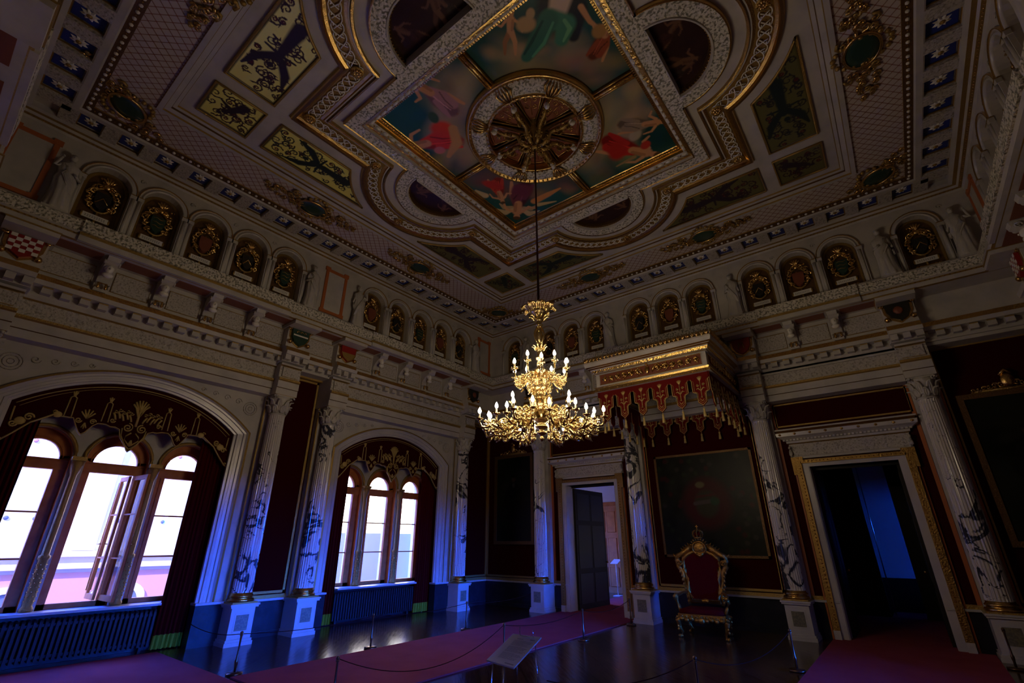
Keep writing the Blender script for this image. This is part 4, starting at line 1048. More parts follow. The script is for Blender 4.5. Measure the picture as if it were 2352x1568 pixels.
# ------------------------------------------------------------ ceiling medallion
root=empty('ceiling_medallion',Matrix.Translation((XC,YC,0)),'round gilt and white ceiling medallion with radiating scroll brackets above the chandelier rod','medallion')
b=MB(); b.loft([[(r*cos(2*pi*i/64),r*sin(2*pi*i/64),z) for i in range(64)] for r,z in ((1.20,8.30),(1.20,8.20),(1.17,8.16),(1.14,8.16),(1.12,8.19),(1.09,8.19))],True,'gold',True)
for i in range(80):
    t=2*pi*i/80; b.ball((1.125*cos(t),1.125*sin(t),8.165),.018,6,4,'gold')
b.build('outer_ring',root)
b=MB(); ring=[[(r*cos(2*pi*i/64),r*sin(2*pi*i/64),z) for i in range(64)] for r,z in ((1.10,8.19),(1.05,8.155),(.90,8.15),(.84,8.18))]; b.loft(ring,True,'vermic',True)
b.build('white_band',root)
b=MB(); ring=[[(r*cos(2*pi*i/64),r*sin(2*pi*i/64),z) for i in range(64)] for r,z in ((.85,8.20),(.85,8.15),(.82,8.14),(.80,8.14),(.79,8.17),(.79,8.36))]; b.loft(ring,True,'gold',True)
for i in range(56):
    t=2*pi*i/56; b.box((.825*cos(t)-.018,.825*sin(t)-.018,8.125),(.825*cos(t)+.018,.825*sin(t)+.018,8.15),'gold')
b.build('inner_ring',root)
for k in range(8):
    a=2*pi*(k+.0)/8+.12; ca,sa=cos(a),sin(a); L_=lambda r,t,z:(r*ca-t*sa,r*sa+t*ca,z)
    b=MB(lambda p,L_=L_:L_(*p))
    for j in range(5):
        t=(j-2)*.03; b.tube([(.84,t*.6,8.13),(.93,t*1.6,8.11),(1.02,t*2.2,8.125),(1.10,t*1.4,8.15)],[.012,.022,.02,.008],5,'gold')
    b.build('acanthus_clasp',root)
    b=MB(lambda p,L_=L_:L_(*p))
    b.tube([(.18,0,8.22),(.80,0,8.22)],.032,6,'gold_bright'); b.tube([(.18,.05,8.26),(.80,.05,8.26)],.012,5,'gold_dull'); b.tube([(.18,-.05,8.26),(.80,-.05,8.26)],.012,5,'gold_dull'); b.build('spoke',root)
    a2=a+pi/8; c2_,s2_=cos(a2),sin(a2); L2=lambda r,t,z:(r*c2_-t*s2_,r*s2_+t*c2_,z)
    b=MB(lambda p,L2=L2:L2(*p)); 
    def sect(r0,r1,w_,z): return [(r0,-w_*r0,z),(r1,-w_*r1,z),(r1*1.03,0,z),(r1,w_*r1,z),(r0,w_*r0,z)]
    b.add(sect(.24,.76,.30,8.30),[(0,1,2,3,4)],False,'brown_panel')
    b.tube(sect(.27,.73,.27,8.29),.010,5,'gold',True); 
    for sg in (-1,1):
        b.tube([(.50+q[0],sg*.055+q[1],8.292) for q in spiral(0,0,.045,1.4,14,sg)],.0065,4,'gold'); b.tube([(.64+q[0],sg*.08+q[1],8.292) for q in spiral(0,0,.045,1.4,14,-sg)],.0065,4,'gold')
    b.tube([(.34,0,8.292),(.68,0,8.292)],.006,4,'gold'); b.build('red_coffer',root)
    # hanging scroll bracket with white head
    b=MB(lambda p,L_=L_:L_(*p))
    b.tube([(.05,0,7.93),(.16,0,7.90),(.26,0,7.98),(.30,0,8.08),(.42,0,8.10),(.55,0,8.06),(.68,0,8.12)],[.022,.034,.038,.038,.040,.036,.028],8,'gold_dull')
    for x,z,r in ((.22,7.98,.06),(.47,8.03,.065),(.63,8.05,.04)):
        for t in (-.045,.045): b.tube([(x+q[0],t,z+q[1]) for q in spiral(0,0,r,1.5,16)],.014,5,'gold_dull')
    for j in range(6): b.bead((.08+.035*j,0,7.875+.002*j*j),.018,'gold')
    b.build('scroll_bracket',root)
    b=MB(lambda p,L_=L_:L_(*p)); b.ball((.72,0,8.07),(.05,.04,.055),9,6,'white'); b.ball((.70,0,8.11),(.055,.055,.04),8,5,'white'); b.ball((.765,0,8.065),(.014,.01,.012),5,4,'white'); b.build('carved_head',root)
b=MB(); b.lathe([(.78,8.36),(.2,8.34),(.19,8.22),(.12,8.16),(.10,7.98),(.05,7.93),(.075,7.90),(.04,7.87),(.02,7.86)],n=24,mt='gold_dull'); b.build('hub',root)

# ------------------------------------------------------------ window frames, casements
def light_frame(w, c, hw, e, mt='wood_frame', centre_open=False):
    # wooden frame filling one arched light of half width hw; glass half width g
    g=hw-.12
    for sg in (-1,1): w.box((c+sg*g if sg>0 else c-hw-.02,e-.05,.70),(c+hw+.02 if sg>0 else c-g,e+.03,2.92),mt)
    w.box((c-hw,e-.05,.70),(c+hw,e+.03,.77),mt); w.box((c-hw,e-.05,2.70),(c+hw,e+.05,2.84),mt); w.box((c-hw,e-.01,2.835),(c+hw,e+.075,2.86),mt)
    a=[(c+x,2.86+z) for x,z in arcpts(g,g,16)]; b_=[(c+x,2.90+z) for x,z in arcpts(hw+.01,hw+.01,16)]
    for ee in (-.05,.03): w.loft([[(x,e+ee,z) for x,z in a],[(x,e+ee,z) for x,z in b_]],False,mt)
    w.loft([[(x,e-.05,z) for x,z in a],[(x,e+.03,z) for x,z in a]],False,mt)
    w.tube([(x,e+.035,z) for x,z in arcpts_c(c,g+.035,2.86)],.012,5,mt)
def arcpts_c(c,r,z0): return [(c+r*cos(pi-pi*i/18),z0+r*sin(pi-pi*i/18)) for i in range(19)]
WN={'window':['window_1','window_2'],'opposite':['window_3','window_4']}
for side in ('window','opposite'):
    T=SIDE[side]
    for wi,c in enumerate(WC):
        root=empty(WN[side][wi]); struct(root)
        for dc,hw in ((-1.03,.41),(0,.43),(1.03,.41)):
            g=hw-.12; e=-1.16
            w=MB(T); light_frame(w,c+dc,hw,e); w.build('frame',root)
            opened = (side=='window' and wi==0 and dc==0)
            w=MB(T)
            w.add([(x,e,z) for x,z in arcpts_c(c+dc,g,2.86)],[tuple(range(19))],False,'glass')
            if not opened: w.add([(c+dc-g,e,.77),(c+dc+g,e,.77),(c+dc+g,e,2.70),(c+dc-g,e,2.70)],[(0,1,2,3)],False,'glass')
            w.build('pane',root)
            if not opened:
                w=MB(T)
                for z in (1.40,2.06): w.box((c+dc-g,e-.015,z-.012),(c+dc+g,e+.02,z+.012),'wood_frame')
                for sg in (-1,1): w.box((c+dc+sg*g-.03,e-.02,.77),(c+dc+sg*g+.03,e+.05,2.70),'wood_frame')
                w.build('glazing_bars',root)
            if opened:     # two open leaves, one swung inwards, one outwards
                for nm_,hx_,ang,wd,ins in (('inner_casement',c+.33,math.radians(93),.60,1),('outer_casement',c+.26,math.radians(-90),.46,-1)):
                    ca,sa=cos(ang),sin(ang)
                    def LT(p,hx_=hx_,ca=ca,sa=sa): # leaf local x from hinge (to -s when closed), y thickness
                        s=hx_-(p[0]*ca-p[1]*sa); ee=-1.12+(p[0]*sa+p[1]*ca); return T((s,ee,p[2]))
                    w=MB(LT)
                    for x0,x1 in ((0,.06),(wd-.06,wd)): w.box((x0,-.02,.78),(x1,.02,2.69),'wood_frame')
                    for z0,z1 in ((.78,.86),(1.38,1.40),(2.05,2.07),(2.62,2.69)): w.box((.05,-.018,z0),(wd-.05,.018,z1),'wood_frame')
                    lf=w.build(nm_,root)
                    w=MB(LT); w.add([(.06,0,.86),(wd-.06,0,.86),(wd-.06,0,2.62),(.06,0,2.62)],[(0,1,2,3)],False,'glass'); w.build('casement_pane',lf)
                    w=MB(LT); w.tube([(wd-.03,.03,.9),(wd-.03,.035,2.6)],.008,6,'gold'); w.tube([(wd-.03,.02,1.6),(wd-.03,.07,1.6),(wd-.12,.07,1.6)],.01,6,'gold'); w.build('bolt_rod',lf)

# ------------------------------------------------------------ curtains, pelmets, radiators
def curtain(side, s0, s1, label, deco=True):
    T=SIDE[side]; root=None; 
    w=MB(T); n=60; rings=[]
    for k,z in enumerate([.10,.6,1.2,2.0,2.8,3.3,3.60]):
        t=k/6; rings.append([(s0+(s1-s0)*i/n, -.80+.035*sin(i*2*pi/n*7+.4*sin(z*2))*(1-.4*t)+.01*sin(i*1.7), z) for i in range(n+1)])
    w.loft(rings,False,'drape',True)
    rings2=[[(a,b-.012,c_) for a,b,c_ in r] for r in rings]; w.loft(rings2,False,'drape',True)
    o=w.build('curtain'); tag(o,label,'curtain','dark red window curtains')
    w=MB(T); r0=[[(a,b+.006,z) for a,b,_ in rings[0]] for z in (.02,.22)]; w.loft(r0,False,'green_trim',True); r1=[[(a,b-.018,z) for a,b,_ in rings[0]] for z in (.02,.22)]; w.loft(r1,False,'green_trim',True); w.build('green_hem',o)
def pelmet(side, c, label, deco=True):
    T=SIDE[side]; root=empty('pelmet'); tag(root,label,'pelmet','embroidered window pelmets')
    # outline (half), x from centre: lower edge
    low=[(0,3.02),(.03,3.05),(.07,3.13),(.17,3.25),(.20,3.36),(.27,3.39),(.33,3.385),(.40,3.41),(.50,3.41),(.56,3.36),(.63,3.24),(.67,3.205),(.71,3.24),(.78,3.36),(.82,3.44),(1.06,3.44),(1.14,3.38),(1.28,3.28),(1.42,3.10),(1.53,2.97),(1.60,2.95)]
    low=[(-x,z) for x,z in reversed(low[1:])]+low
    top=lambda x: 3.58+ (math.sqrt(max(0,2.50**2-x*x))-(2.50-.56)) if abs(x)<1.57 else 3.5
    w=MB(T)
    up=[(x,min(max(top(x),z+.02),4.14)) for x,z in low]
    for e in (-.675,-.700): w.loft([[(c+x,e,z) for x,z in low],[(c+x,e,z) for x,z in up]],False,'velvet')
    w.loft([[(c+x,-.675,z) for x,z in low],[(c+x,-.700,z) for x,z in low]],False,'gold_dull'); w.build('velvet_field',root)
    E=-.668
    w=MB(T)
    tb=lambda pts,r,m='gold_thread': w.tube([(c+x,E,z) for x,z in pts],r,5,m)
    tb([(x*.975,top(x)-.05) for x in [-1.55+3.10*i/40 for i in range(41)]],.009); 
    tb([(x*.945,top(x)-.085) for x in [-1.55+3.10*i/40 for i in range(41)]],.004)
    for sg in (-1,1):
        tb([(sg*1.51,3.50),(sg*1.50,3.29)],.012)
        tb([(sg*1.50+q[0],3.25+q[1]) for q in spiral(-sg*.035,0,.05,1.4,16,sg)],.014); tb([(sg*1.32+q[0],3.37+q[1]) for q in spiral(0,0,.06,1.5,16,-sg)],.014)
        tb([(sg*1.06,3.46),(sg*1.14,3.40),(sg*1.28,3.30),(sg*1.42,3.12),(sg*1.54,2.98)],.013); tb([(sg*1.54+q[0],3.0+q[1]) for q in spiral(0,0,.03,1,8)],.012)
        w.ball((c+sg*1.40,E,3.30),(.07,.012,.06),8,5,'gold_thread'); w.ball((c+sg*1.02,E,3.47),(.06,.012,.05),8,5,'gold_thread')
        tb([(sg*1.06+q[0],3.50+q[1]) for q in spiral(0,0,.035,1,8)],.01)
        for x in (.43,.90):     # little masts
            for d in (-.045,.045): tb([(sg*(x+d),3.46),(sg*(x+d*.8),3.76)],.011)
            tb([(sg*(x-.04),3.76),(sg*x,3.80),(sg*(x+.04),3.76)],.010)
            for a in (-.6,0,.6): tb([(sg*x,3.78),(sg*x+.05*sin(a),3.80+.075*cos(a))],.013)
        # side pendants: spray over scrolls
        for q in (-1,1): tb([(sg*.665+q*.09+p[0],3.43+p[1]) for p in spiral(0,0,.045,1.5,16,q)],.011)
        for a in (-1.1,-.55,0,.55,1.1): tb([(sg*.665,3.47),(sg*.665+.06*sin(a),3.50+.06*cos(a)),(sg*.665+.10*sin(a),3.53+.09*cos(a))],.013)
        for a in (-.7,0,.7): tb([(sg*.665,3.40),(sg*.665+.05*sin(a),3.38-.08*cos(a))],.011)
    tb([(x,z+.012) for x,z in low[::1]],.008)
    # centre ornament
    for q in (-1,1):
        tb([(q*.10+p[0],3.42+p[1]) for p in spiral(0,0,.075,1.7,22,q,pi/2)],.013); tb([(q*.03,3.34),(q*.09,3.28),(q*.10,3.22),(q*.04,3.16),(0,3.12)],.012)
        tb([(q*.17,3.40),(q*.16,3.28),(q*.08,3.14),(0,3.07)],.012)
        for k in range(5):
            x=q*(.10+.055*k); z=3.56+.03*(k%2); tb([(x-.02*q,z-.04),(x,z+.02),(x+.03*q,z+.07)],.018); tb([(x+p[0],z+.10+p[1]) for p in spiral(0,0,.032,1.1,9,q)],.010)
        tb([(q*.33+p[0],3.50+p[1]) for p in spiral(0,0,.04,1.3,12,q)],.011)
    for a in (-1.2,-.8,-.4,0,.4,.8,1.2): tb([(0,3.60),(.07*sin(a),3.74+.07*cos(a)),(.13*sin(a),3.78+.13*cos(a))],.017)
    tb([(0,3.45),(0,3.75)],.022); 
    for a in (-.6,0,.6): tb([(0,3.22),(.05*sin(a),3.14-.06*cos(a)+.04)],.014)
    w.build('gold_embroidery',root)
def radiator(side, c, label):
    T=SIDE[side]; root=empty('radiator'); tag(root,label,'radiator','ribbed radiators under the windows')
    w=MB(T); w.box((c-1.10,-.94,.50),(c+1.08,-.84,.54),'radiator'); w.box((c-1.10,-.94,.10),(c+1.08,-.84,.14),'radiator')
    k=c-1.10
    while k<c+1.09:
        w.box((k-.018,-.95,.07),(k+.018,-.80,.585),'radiator'); w.tube([(k,-.95,.585),(k,-.80,.585)],.018,6,'radiator'); k+=.064
    w.build('ribs',root)
    for x in (-1.0,1.0):
        w=MB(T); w.box((c+x-.02,-.93,0),(c+x+.02,-.85,.09),'radiator'); w.build('leg',root)
nmw=[('the large left window','left'),('the smaller window','right')]
for wi,c in enumerate(WC):
    n_='large left window' if wi==0 else 'smaller right-hand window'
    curtain('window',c-1.60,c-1.16,'dark red curtain on the left side of the %s'%n_); curtain('window',c+1.12,c+1.60,'dark red curtain with green hem right side of the %s'%n_)
    pelmet('window',c,'red velvet pelmet with gold embroidery over the %s'%n_)
    radiator('window',c,'grey ribbed radiator under the %s'%n_)
    curtain('opposite',c-1.60,c-(1.2 if wi else .45),'dark red curtain of the unseen opposite window, %s one, left side'%ORD[wi]); curtain('opposite',c+(1.2 if wi else .45),c+1.60,'dark red curtain of the unseen opposite window, %s one, right side'%ORD[wi])  # unseen curtains added; first pair drawn inward to cut the blue light

# ------------------------------------------------------------ doorways
for di,c in enumerate(DC):
    T=SIDE['throne']; root=empty('door_%d'%(di+1)); struct(root)
    w=MB(T); e=-.65
    for sg in (-1,1):
        a,b_=(c+sg*DH,c+sg*.96); a,b_=min(a,b_),max(a,b_)
        w.box((a,-.95,0),(b_,e+.05,3.05),'marble')
        w.box((c+sg*.735-.02,-.66,.12),(c+sg*.735+.02,-.58,3.05),'gold_frame') if False else None
        x0,x1=sorted((c+sg*.845,c+sg*.955)); w.box((x0,e,.16),(x1,e+.10,3.18),'gold_frame')
        w.box((x0-.0,e,.0),(x1+.0,e+.12,.16),'marble')
        x0,x1=sorted((c+sg*.95,c+sg*1.01)); w.box((x0,e,2.90),(x1,e+.10,3.24),'gold_frame'); 
        for k in range(44): w.bead((c+sg*.885,e+.10,.22+.065*k),.016,'gold')
        w.box((min(c+sg*.97,c+sg*.97+sg*.03),e,.0),(max(c+sg*.97,c+sg*1.0),e+.04,2.9),'orange_frame')
    w.box((c-.96,-.95,3.05),(c+.96,e+.05,3.13),'marble'); w.box((c-.86,e,3.12),(c+.86,e+.10,3.19),'gold_frame'); w.box((c-1.01,e,3.16),(c-.80,e+.11,3.25),'gold_frame'); w.box((c+.80,e,3.16),(c+1.01,e+.11,3.25),'gold_frame')
    for k in range(24): w.bead((c-.78+.068*k,e+.10,3.155),.014,'gold')
    w.build('architrave',root)
    w=MB(T); P_=[(e,3.22),(e+.07,3.22),(e+.07,3.26),(e+.05,3.28),(e+.05,3.52),(e+.09,3.54),(e+.09,3.58),(e+.17,3.64),(e+.23,3.67),(e+.24,3.74),(e+.20,3.76),(e+.24,3.79),(e+.24,3.82),(e,3.83)]
    Q_=['plaster','plaster','plaster','carved','gold_frame','plaster','plaster','plaster','marble','gold_frame','gold_frame','plaster','plaster']
    def ring(ex): 
        k=ex-e; return [(c-1.0-max(0,k-.06),e,0),(c-1.0-max(0,k-.06),ex,0),(c+1.0+max(0,k-.06),ex,0),(c+1.0+max(0,k-.06),e,0)]
    for i in range(len(P_)-1):
        a,b_=ring(P_[i][0]),ring(P_[i+1][0]); w.loft([[(x,y,P_[i][1]) for x,y,_ in a],[(x,y,P_[i+1][1]) for x,y,_ in b_]],False,Q_[i])
    for k in range(34): w.box((c-1.06+.064*k-.018,e+.09,3.585),(c-1.06+.064*k+.018,e+.14,3.63),'plaster')
    for k in range(9): w.ball((c-1.1+.275*k,e+.235,3.705),(.03,.02,.025),6,4,'gold')
    for sg in (-1,1): w.tube([(c+sg*.99,e+.10+q[0],3.42+q[1]) for q in spiral(0,0,.055,1.4,12)],.02,5,'plaster'); w.tube([(c+sg*.99,e+.09,3.38),(c+sg*.99,e+.12,3.30),(c+sg*.985,e+.07,3.24)],.03,5,'plaster')
    w.build('cornice',root)
    w=MB(T); w.box((c-DH,-2.5 if False else -.95,3.0),(c+DH,-.90,3.06),'dark_wood'); 
    for sg in (-1,1): w.box((min(c+sg*DH,c+sg*(DH-.012)),-.95,.0),(max(c+sg*DH,c+sg*(DH-.012)),-.62,3.05),'marble')
    w.build('jamb_lining',root)
def leaf(name, x, y0, y1, label, flip=1):
    root=empty(name); tag(root,label,'door'); b=MB()
    b.box((x-.03,y0,.02),(x+.03,y1,3.0),'dark_wood')
    for z0,z1 in ((.15,.85),(.98,2.05),(2.18,2.88)):
        for ya,yb in ((y0+.1,(y0+y1)/2-.05),((y0+y1)/2+.05,y1-.1)):
            for sx_ in (-1,1): b.box((x+sx_*.03-.008,ya,z0),(x+sx_*.03+.008,yb,z1),'black')
    b.build('panelled_leaf',root); b=MB()
    for sx_ in (-1,1): b.lathe([(.01,0),(.012,.03),(.03,.05),(.028,.075),(.005,.085)],(0,0,0),10,'gold',True,'x'); b.v[-50:]=[(x+sx_*(p[0]+.03),p[1]+y1-.08,p[2]+1.1) for p in b.v[-50:]]
    b.build('door_knob',root)
leaf('door_leaf',DC[0]-DH+.03,.97,2.60,'dark open door leaf folded back inside the left doorway')
leaf('door_leaf',DC[1]-DH+.03,.97,2.0,'dark open door leaf at the left inside the right doorway')
leaf('door_leaf',DC[1]+DH-.03,.97,2.2,'dark open door leaf at the right inside the right doorway')
# next room: wooden door seen through the left doorway
root=empty('wooden_door'); tag(root,'orange-brown panelled wooden door seen through the left doorway','door'); b=MB()
b.box((.2,5.80,0),(1.10,5.86,2.85),'wood_door')
for z0,z1 in ((.2,.8),(1.0,1.75),(1.95,2.65)):
    for xa,xb in ((.28,.60),(.70,1.02)): b.box((xa,5.785,z0),(xb,5.80,z1),'wood_door'); b.tube([(xa,5.79,z0),(xb,5.79,z0),(xb,5.79,z1),(xa,5.79,z1)],.014,5,'wood_frame',True,False)
b.build('panelled_leaf',root); b=MB(); b.box((.08,5.76,0),(.2,5.88,2.95),'wood_frame'); b.box((1.10,5.76,0),(1.20,5.88,2.95),'wood_frame'); b.box((.08,5.76,2.85),(1.20,5.88,2.98),'wood_frame'); b.build('frame',root)
root=empty('information_stand'); tag(root,'small white display stand in the room beyond the left doorway','stand'); b=MB(); b.tube([(1.38,4.9,0),(1.38,4.9,.95)],.015,6,'white'); b.box((1.26,4.78,0),(1.5,5.02,.02),'white'); b.build('post',root)
b=MB(); b.hexa([(1.25,4.75,.95),(1.52,4.75,.95),(1.52,5.05,1.07),(1.25,5.05,1.07)],[(1.25,4.75,.97),(1.52,4.75,.97),(1.52,5.05,1.09),(1.25,5.05,1.09)],'white'); b.build('panel',root)
b=MB(); b.tube([(8.62,5.0,.02),(8.62,5.0,3.6)],.014,6,'steel'); tag(b.build('metal_pole'),'thin upright metal pole in the blue-lit room beyond the right doorway','pole')

# ------------------------------------------------------------ throne canopy
root=empty('throne_canopy',Matrix.Translation((XC,0,0)),'gilt throne canopy with leaf cresting and scalloped red valance, fixed above the throne','canopy')
yb,yf,hw=.60,-1.84,1.20
def cring(d,z): return [(-hw-d,yb,z),(-hw-d,yf-d,z),(hw+d,yf-d,z),(hw+d,yb,z)]
b=MB()
PR=[(-.06,4.66),(.05,4.66),(.05,4.71),(.02,4.73),(.03,4.77),(.0,4.78),(0,4.80),(0,5.06),(.03,5.07),(.03,5.09),(.06,5.10),(.08,5.15),(.09,5.17),(.13,5.19),(.13,5.20),(.17,5.22),(.19,5.30),(.18,5.31),(.18,5.33),(-.1,5.33)]
PM=['plaster','gold','gold_relief','gold','gold_dull','plaster','plaster','plaster','gold','plaster','gold_relief','plaster','gold','plaster','gold','plaster','gold','plaster','plaster']
for i in range(len(PR)-1): b.loft([cring(*PR[i]),cring(*PR[i+1])],False,PM[i])
b.add(cring(-.05,4.95),[(0,1,2,3)],False,'dark_wood'); b.add(cring(-.1,5.33),[(0,1,2,3)],False,'dark_wood'); b.build('cornice_frame',root)
def on_side(k):   # local (u along, n outward, z) for front / left / right / back
    L_=(yb-yf)
    return {'front':(lambda p:(p[0],yf-p[1],p[2]),hw),'left':(lambda p:(-hw-p[1],(yb+yf)/2-p[0],p[2]),L_/2),'right':(lambda p:(hw+p[1],(yb+yf)/2+p[0],p[2]),L_/2),'back':(lambda p:(p[0],.50-p[1],p[2]),hw)}[k]
for k in ('front','left','right'):
    T_,h=on_side(k); b=MB(T_)
    b.box((-h+.10,.0,4.825),(h-.10,.006,5.035),'brown_panel'); b.tube([(-h+.09,.008,4.82),(h-.09,.008,4.82),(h-.09,.008,5.04),(-h+.09,.008,5.04)],.009,5,'gold',True,False)
    for sg in (-1,1):
        for j in range(6 if k=='front' else 6):
            x=sg*(.22+.155*j); r=.075-.004*j; up_=1 if j%2 else -1
            if abs(x)>h-.14: continue
            b.tube([(x+q[0],.022,4.93+q[1]) for q in spiral(0,0,r,1.6,20,sg*up_,-sg*up_*pi/2)],[.018]*10+[.021]*6+[.026]*4,5,'gold')
            b.ball((x,.02,4.93),(.022,.018,.022),6,4,'gold')
            for a in (0,1.2,2.4): b.tube([(x+r*cos(a+j),.02,4.93+r*sin(a+j)),(x+(r+.03)*cos(a+j+.3),.02,4.93+(r+.03)*sin(a+j+.3))],[.020,.008],4,'gold')
        b.tube([(sg*.10,.03,4.86),(sg*.15,.035,4.95),(sg*.22,.03,4.99)],[.02,.03,.015],6,'gold')
    b.ball((0,.03,4.93),(.055,.03,.09),8,6,'gold'); b.ball((0,.035,5.04),(.03,.03,.035),8,5,'gold'); b.build('scroll_frieze',root)
    b=MB(T_); n=int(2*h/.092)+4
    for j in range(n):
        u=-h-.17+(2*h+.34)*(j+.5)/n
        if k!='front' and ((k=='right' and u>h-.02) or (k=='left' and u<-h+.02)): continue
        for t in (-1,0,1): b.tube([(u,.17,5.33),(u+t*.022,.18,5.38),(u+t*.036,.205,5.43-.012*abs(t))],[.016,.018,.009],4,'gold')
        b.ball((u,.175,5.35),(.03,.018,.025),6,4,'gold')
    b.build('leaf_cresting',root)
    b=MB(T_); u=-h
    while u<h: b.bead((u,.055,4.685),.013,'gold'); b.bead((u,.065,5.095),.011,'gold'); b.bead((u,.175,5.21),.011,'gold'); u+=.04
    b.build('bead_moulding',root)
for k in ('front','left','right','back'):
    T_,h=on_side(k); N_=6; pt_=2*h/N_; o_=.0 if k!='back' else 0; zt=4.66; dz=0
    for j in range(N_):
        u=-h+pt_*(j+.5); b=MB(T_); n0=-.03
        hs=pt_/2
        half=[(0,4.00),(.075,4.05),(.09,4.09),(.09,4.24),(.105,4.26),(.16,4.275),(hs-.035,4.30),(hs-.035,4.54),(hs,4.54),(hs,zt)]
        sh=[(u-x,z) for x,z in reversed(half[1:])]+[(u+x,z) for x,z in half]
        # split into convex-ish pieces: upper band, body, tongue
        for x0,x1,z0,z1 in ((-hs,hs,4.54,zt),(-hs+.035,hs-.035,4.285,4.54),(-.09,.09,4.08,4.285)): b.box((u+x0,n0-.008,z0),(u+x1,n0+.008,z1),'valance_red')
        b.prism([(u-.09,4.08),(u+.09,4.08),(u,4.0)],lambda p:(p[0],n0-.008,p[1]),lambda p:(p[0],n0+.008,p[1]),'valance_red')
        vp=b.build('valance_lappet',root)
        b=MB(T_)
        edge=[(u+x,z) for x,z in ((hs-.02,4.55),(hs-.045,4.52),(hs-.045,4.31),(.15,4.29),(.10,4.27),(.08,4.24),(.08,4.09),(0,4.02),(-.08,4.09),(-.08,4.24),(-.10,4.27),(-.15,4.29),(-hs+.045,4.31),(-hs+.045,4.52),(-hs+.02,4.55))]
        b.tube([(x,n0+.012,z) for x,z in edge],.009,4,'gold_thread')
        b.tube([(u+(x-u)*.78,n0+.012,4.30+(z-4.30)*.86) for x,z in edge],.004,4,'gold_thread')
        for a in (-.9,-.45,0,.45,.9): b.tube([(u,n0+.012,4.50),(u+.03*sin(a),n0+.014,4.53+.025*cos(a)),(u+.055*sin(a),n0+.012,4.545+.05*cos(a))],[.008,.012,.006],4,'gold_thread')
        b.tube([(u,n0+.012,4.17),(u,n0+.012,4.50)],.007,4,'gold_thread')
        for sg in (-1,1):
            b.tube([(u+sg*.055+q[0],n0+.012,4.42+q[1]) for q in spiral(0,0,.028,1.2,9,sg)],.009,4,'gold_thread'); b.tube([(u,n0+.012,4.30),(u+sg*.05,n0+.012,4.36),(u+sg*.085,n0+.012,4.34)],[.008,.014,.006],4,'gold_thread')
            b.tube([(u,n0+.012,4.10),(u+sg*.035,n0+.012,4.14),(u+sg*.03,n0+.012,4.19),(u,n0+.012,4.17)],.007,4,'gold_thread')
        b.build('gold_embroidery',vp)
        b=MB(T_); b.lathe([(.006,4.01),(.008,3.97),(.022,3.955),(.024,3.93),(.016,3.915),(.022,3.90),(.034,3.80),(.030,3.795)],(u,n0,0),8,'gold_thread'); b.build('tassel',root)

# ------------------------------------------------------------ tapestry and pictures
root=empty('tapestry'); tag(root,'dark framed tapestry with arms on the red wall behind the throne','tapestry')
def tap(P):
    P.noise(.4,9,61); 
    for k in range(70):
        r=np.random.RandomState(k); x=r.uniform(-1.05,1.05); y=r.uniform(-1.05,1.05)
        if max(abs(x),abs(y)/1.05)<.55: continue
        P.blob(x,y,.07,.07,0,tuple(v*.6 for v in [(.05,.08,.03),(.12,.02,.02),(.09,.08,.06)][k%3]),.5)
    P.c[...,:3]*=.5; P.blob(0,0,.62,.64,0,(.05,.004,.004),.3); P.blob(0,-.02,.30,.34,0,(.03,.028,.012),.3); P.stroke([(-.26,0),(.22,.05)],.05,(.07,.05,.04)); P.blob(.18,.03,.12,.10,0,(.02,.05,.02),.3); P.stroke([(-.2,.14),(.2,.18)],.03,(.07,.01,.01)); P.blob(-.1,.40,.12,.08,0,(.12,.10,.04),.3)
canvas('woven_field',lambda u,v:(XC+.05+u,.628,2.44+v),110,110,-1.07,1.07,-1.08,1.08,tap,None,root,base=(.018,.019,.012))
b=MB(); 
for a,c_ in (((XC-1.06,.60,1.32),(XC+1.16,.65,1.37)),((XC-1.06,.60,3.51),(XC+1.16,.65,3.56)),((XC-1.06,.60,1.32),(XC-1.01,.65,3.56)),((XC+1.11,.60,1.32),(XC+1.16,.65,3.56))): b.box(a,c_,'brown_gold')
b.build('frame',root)
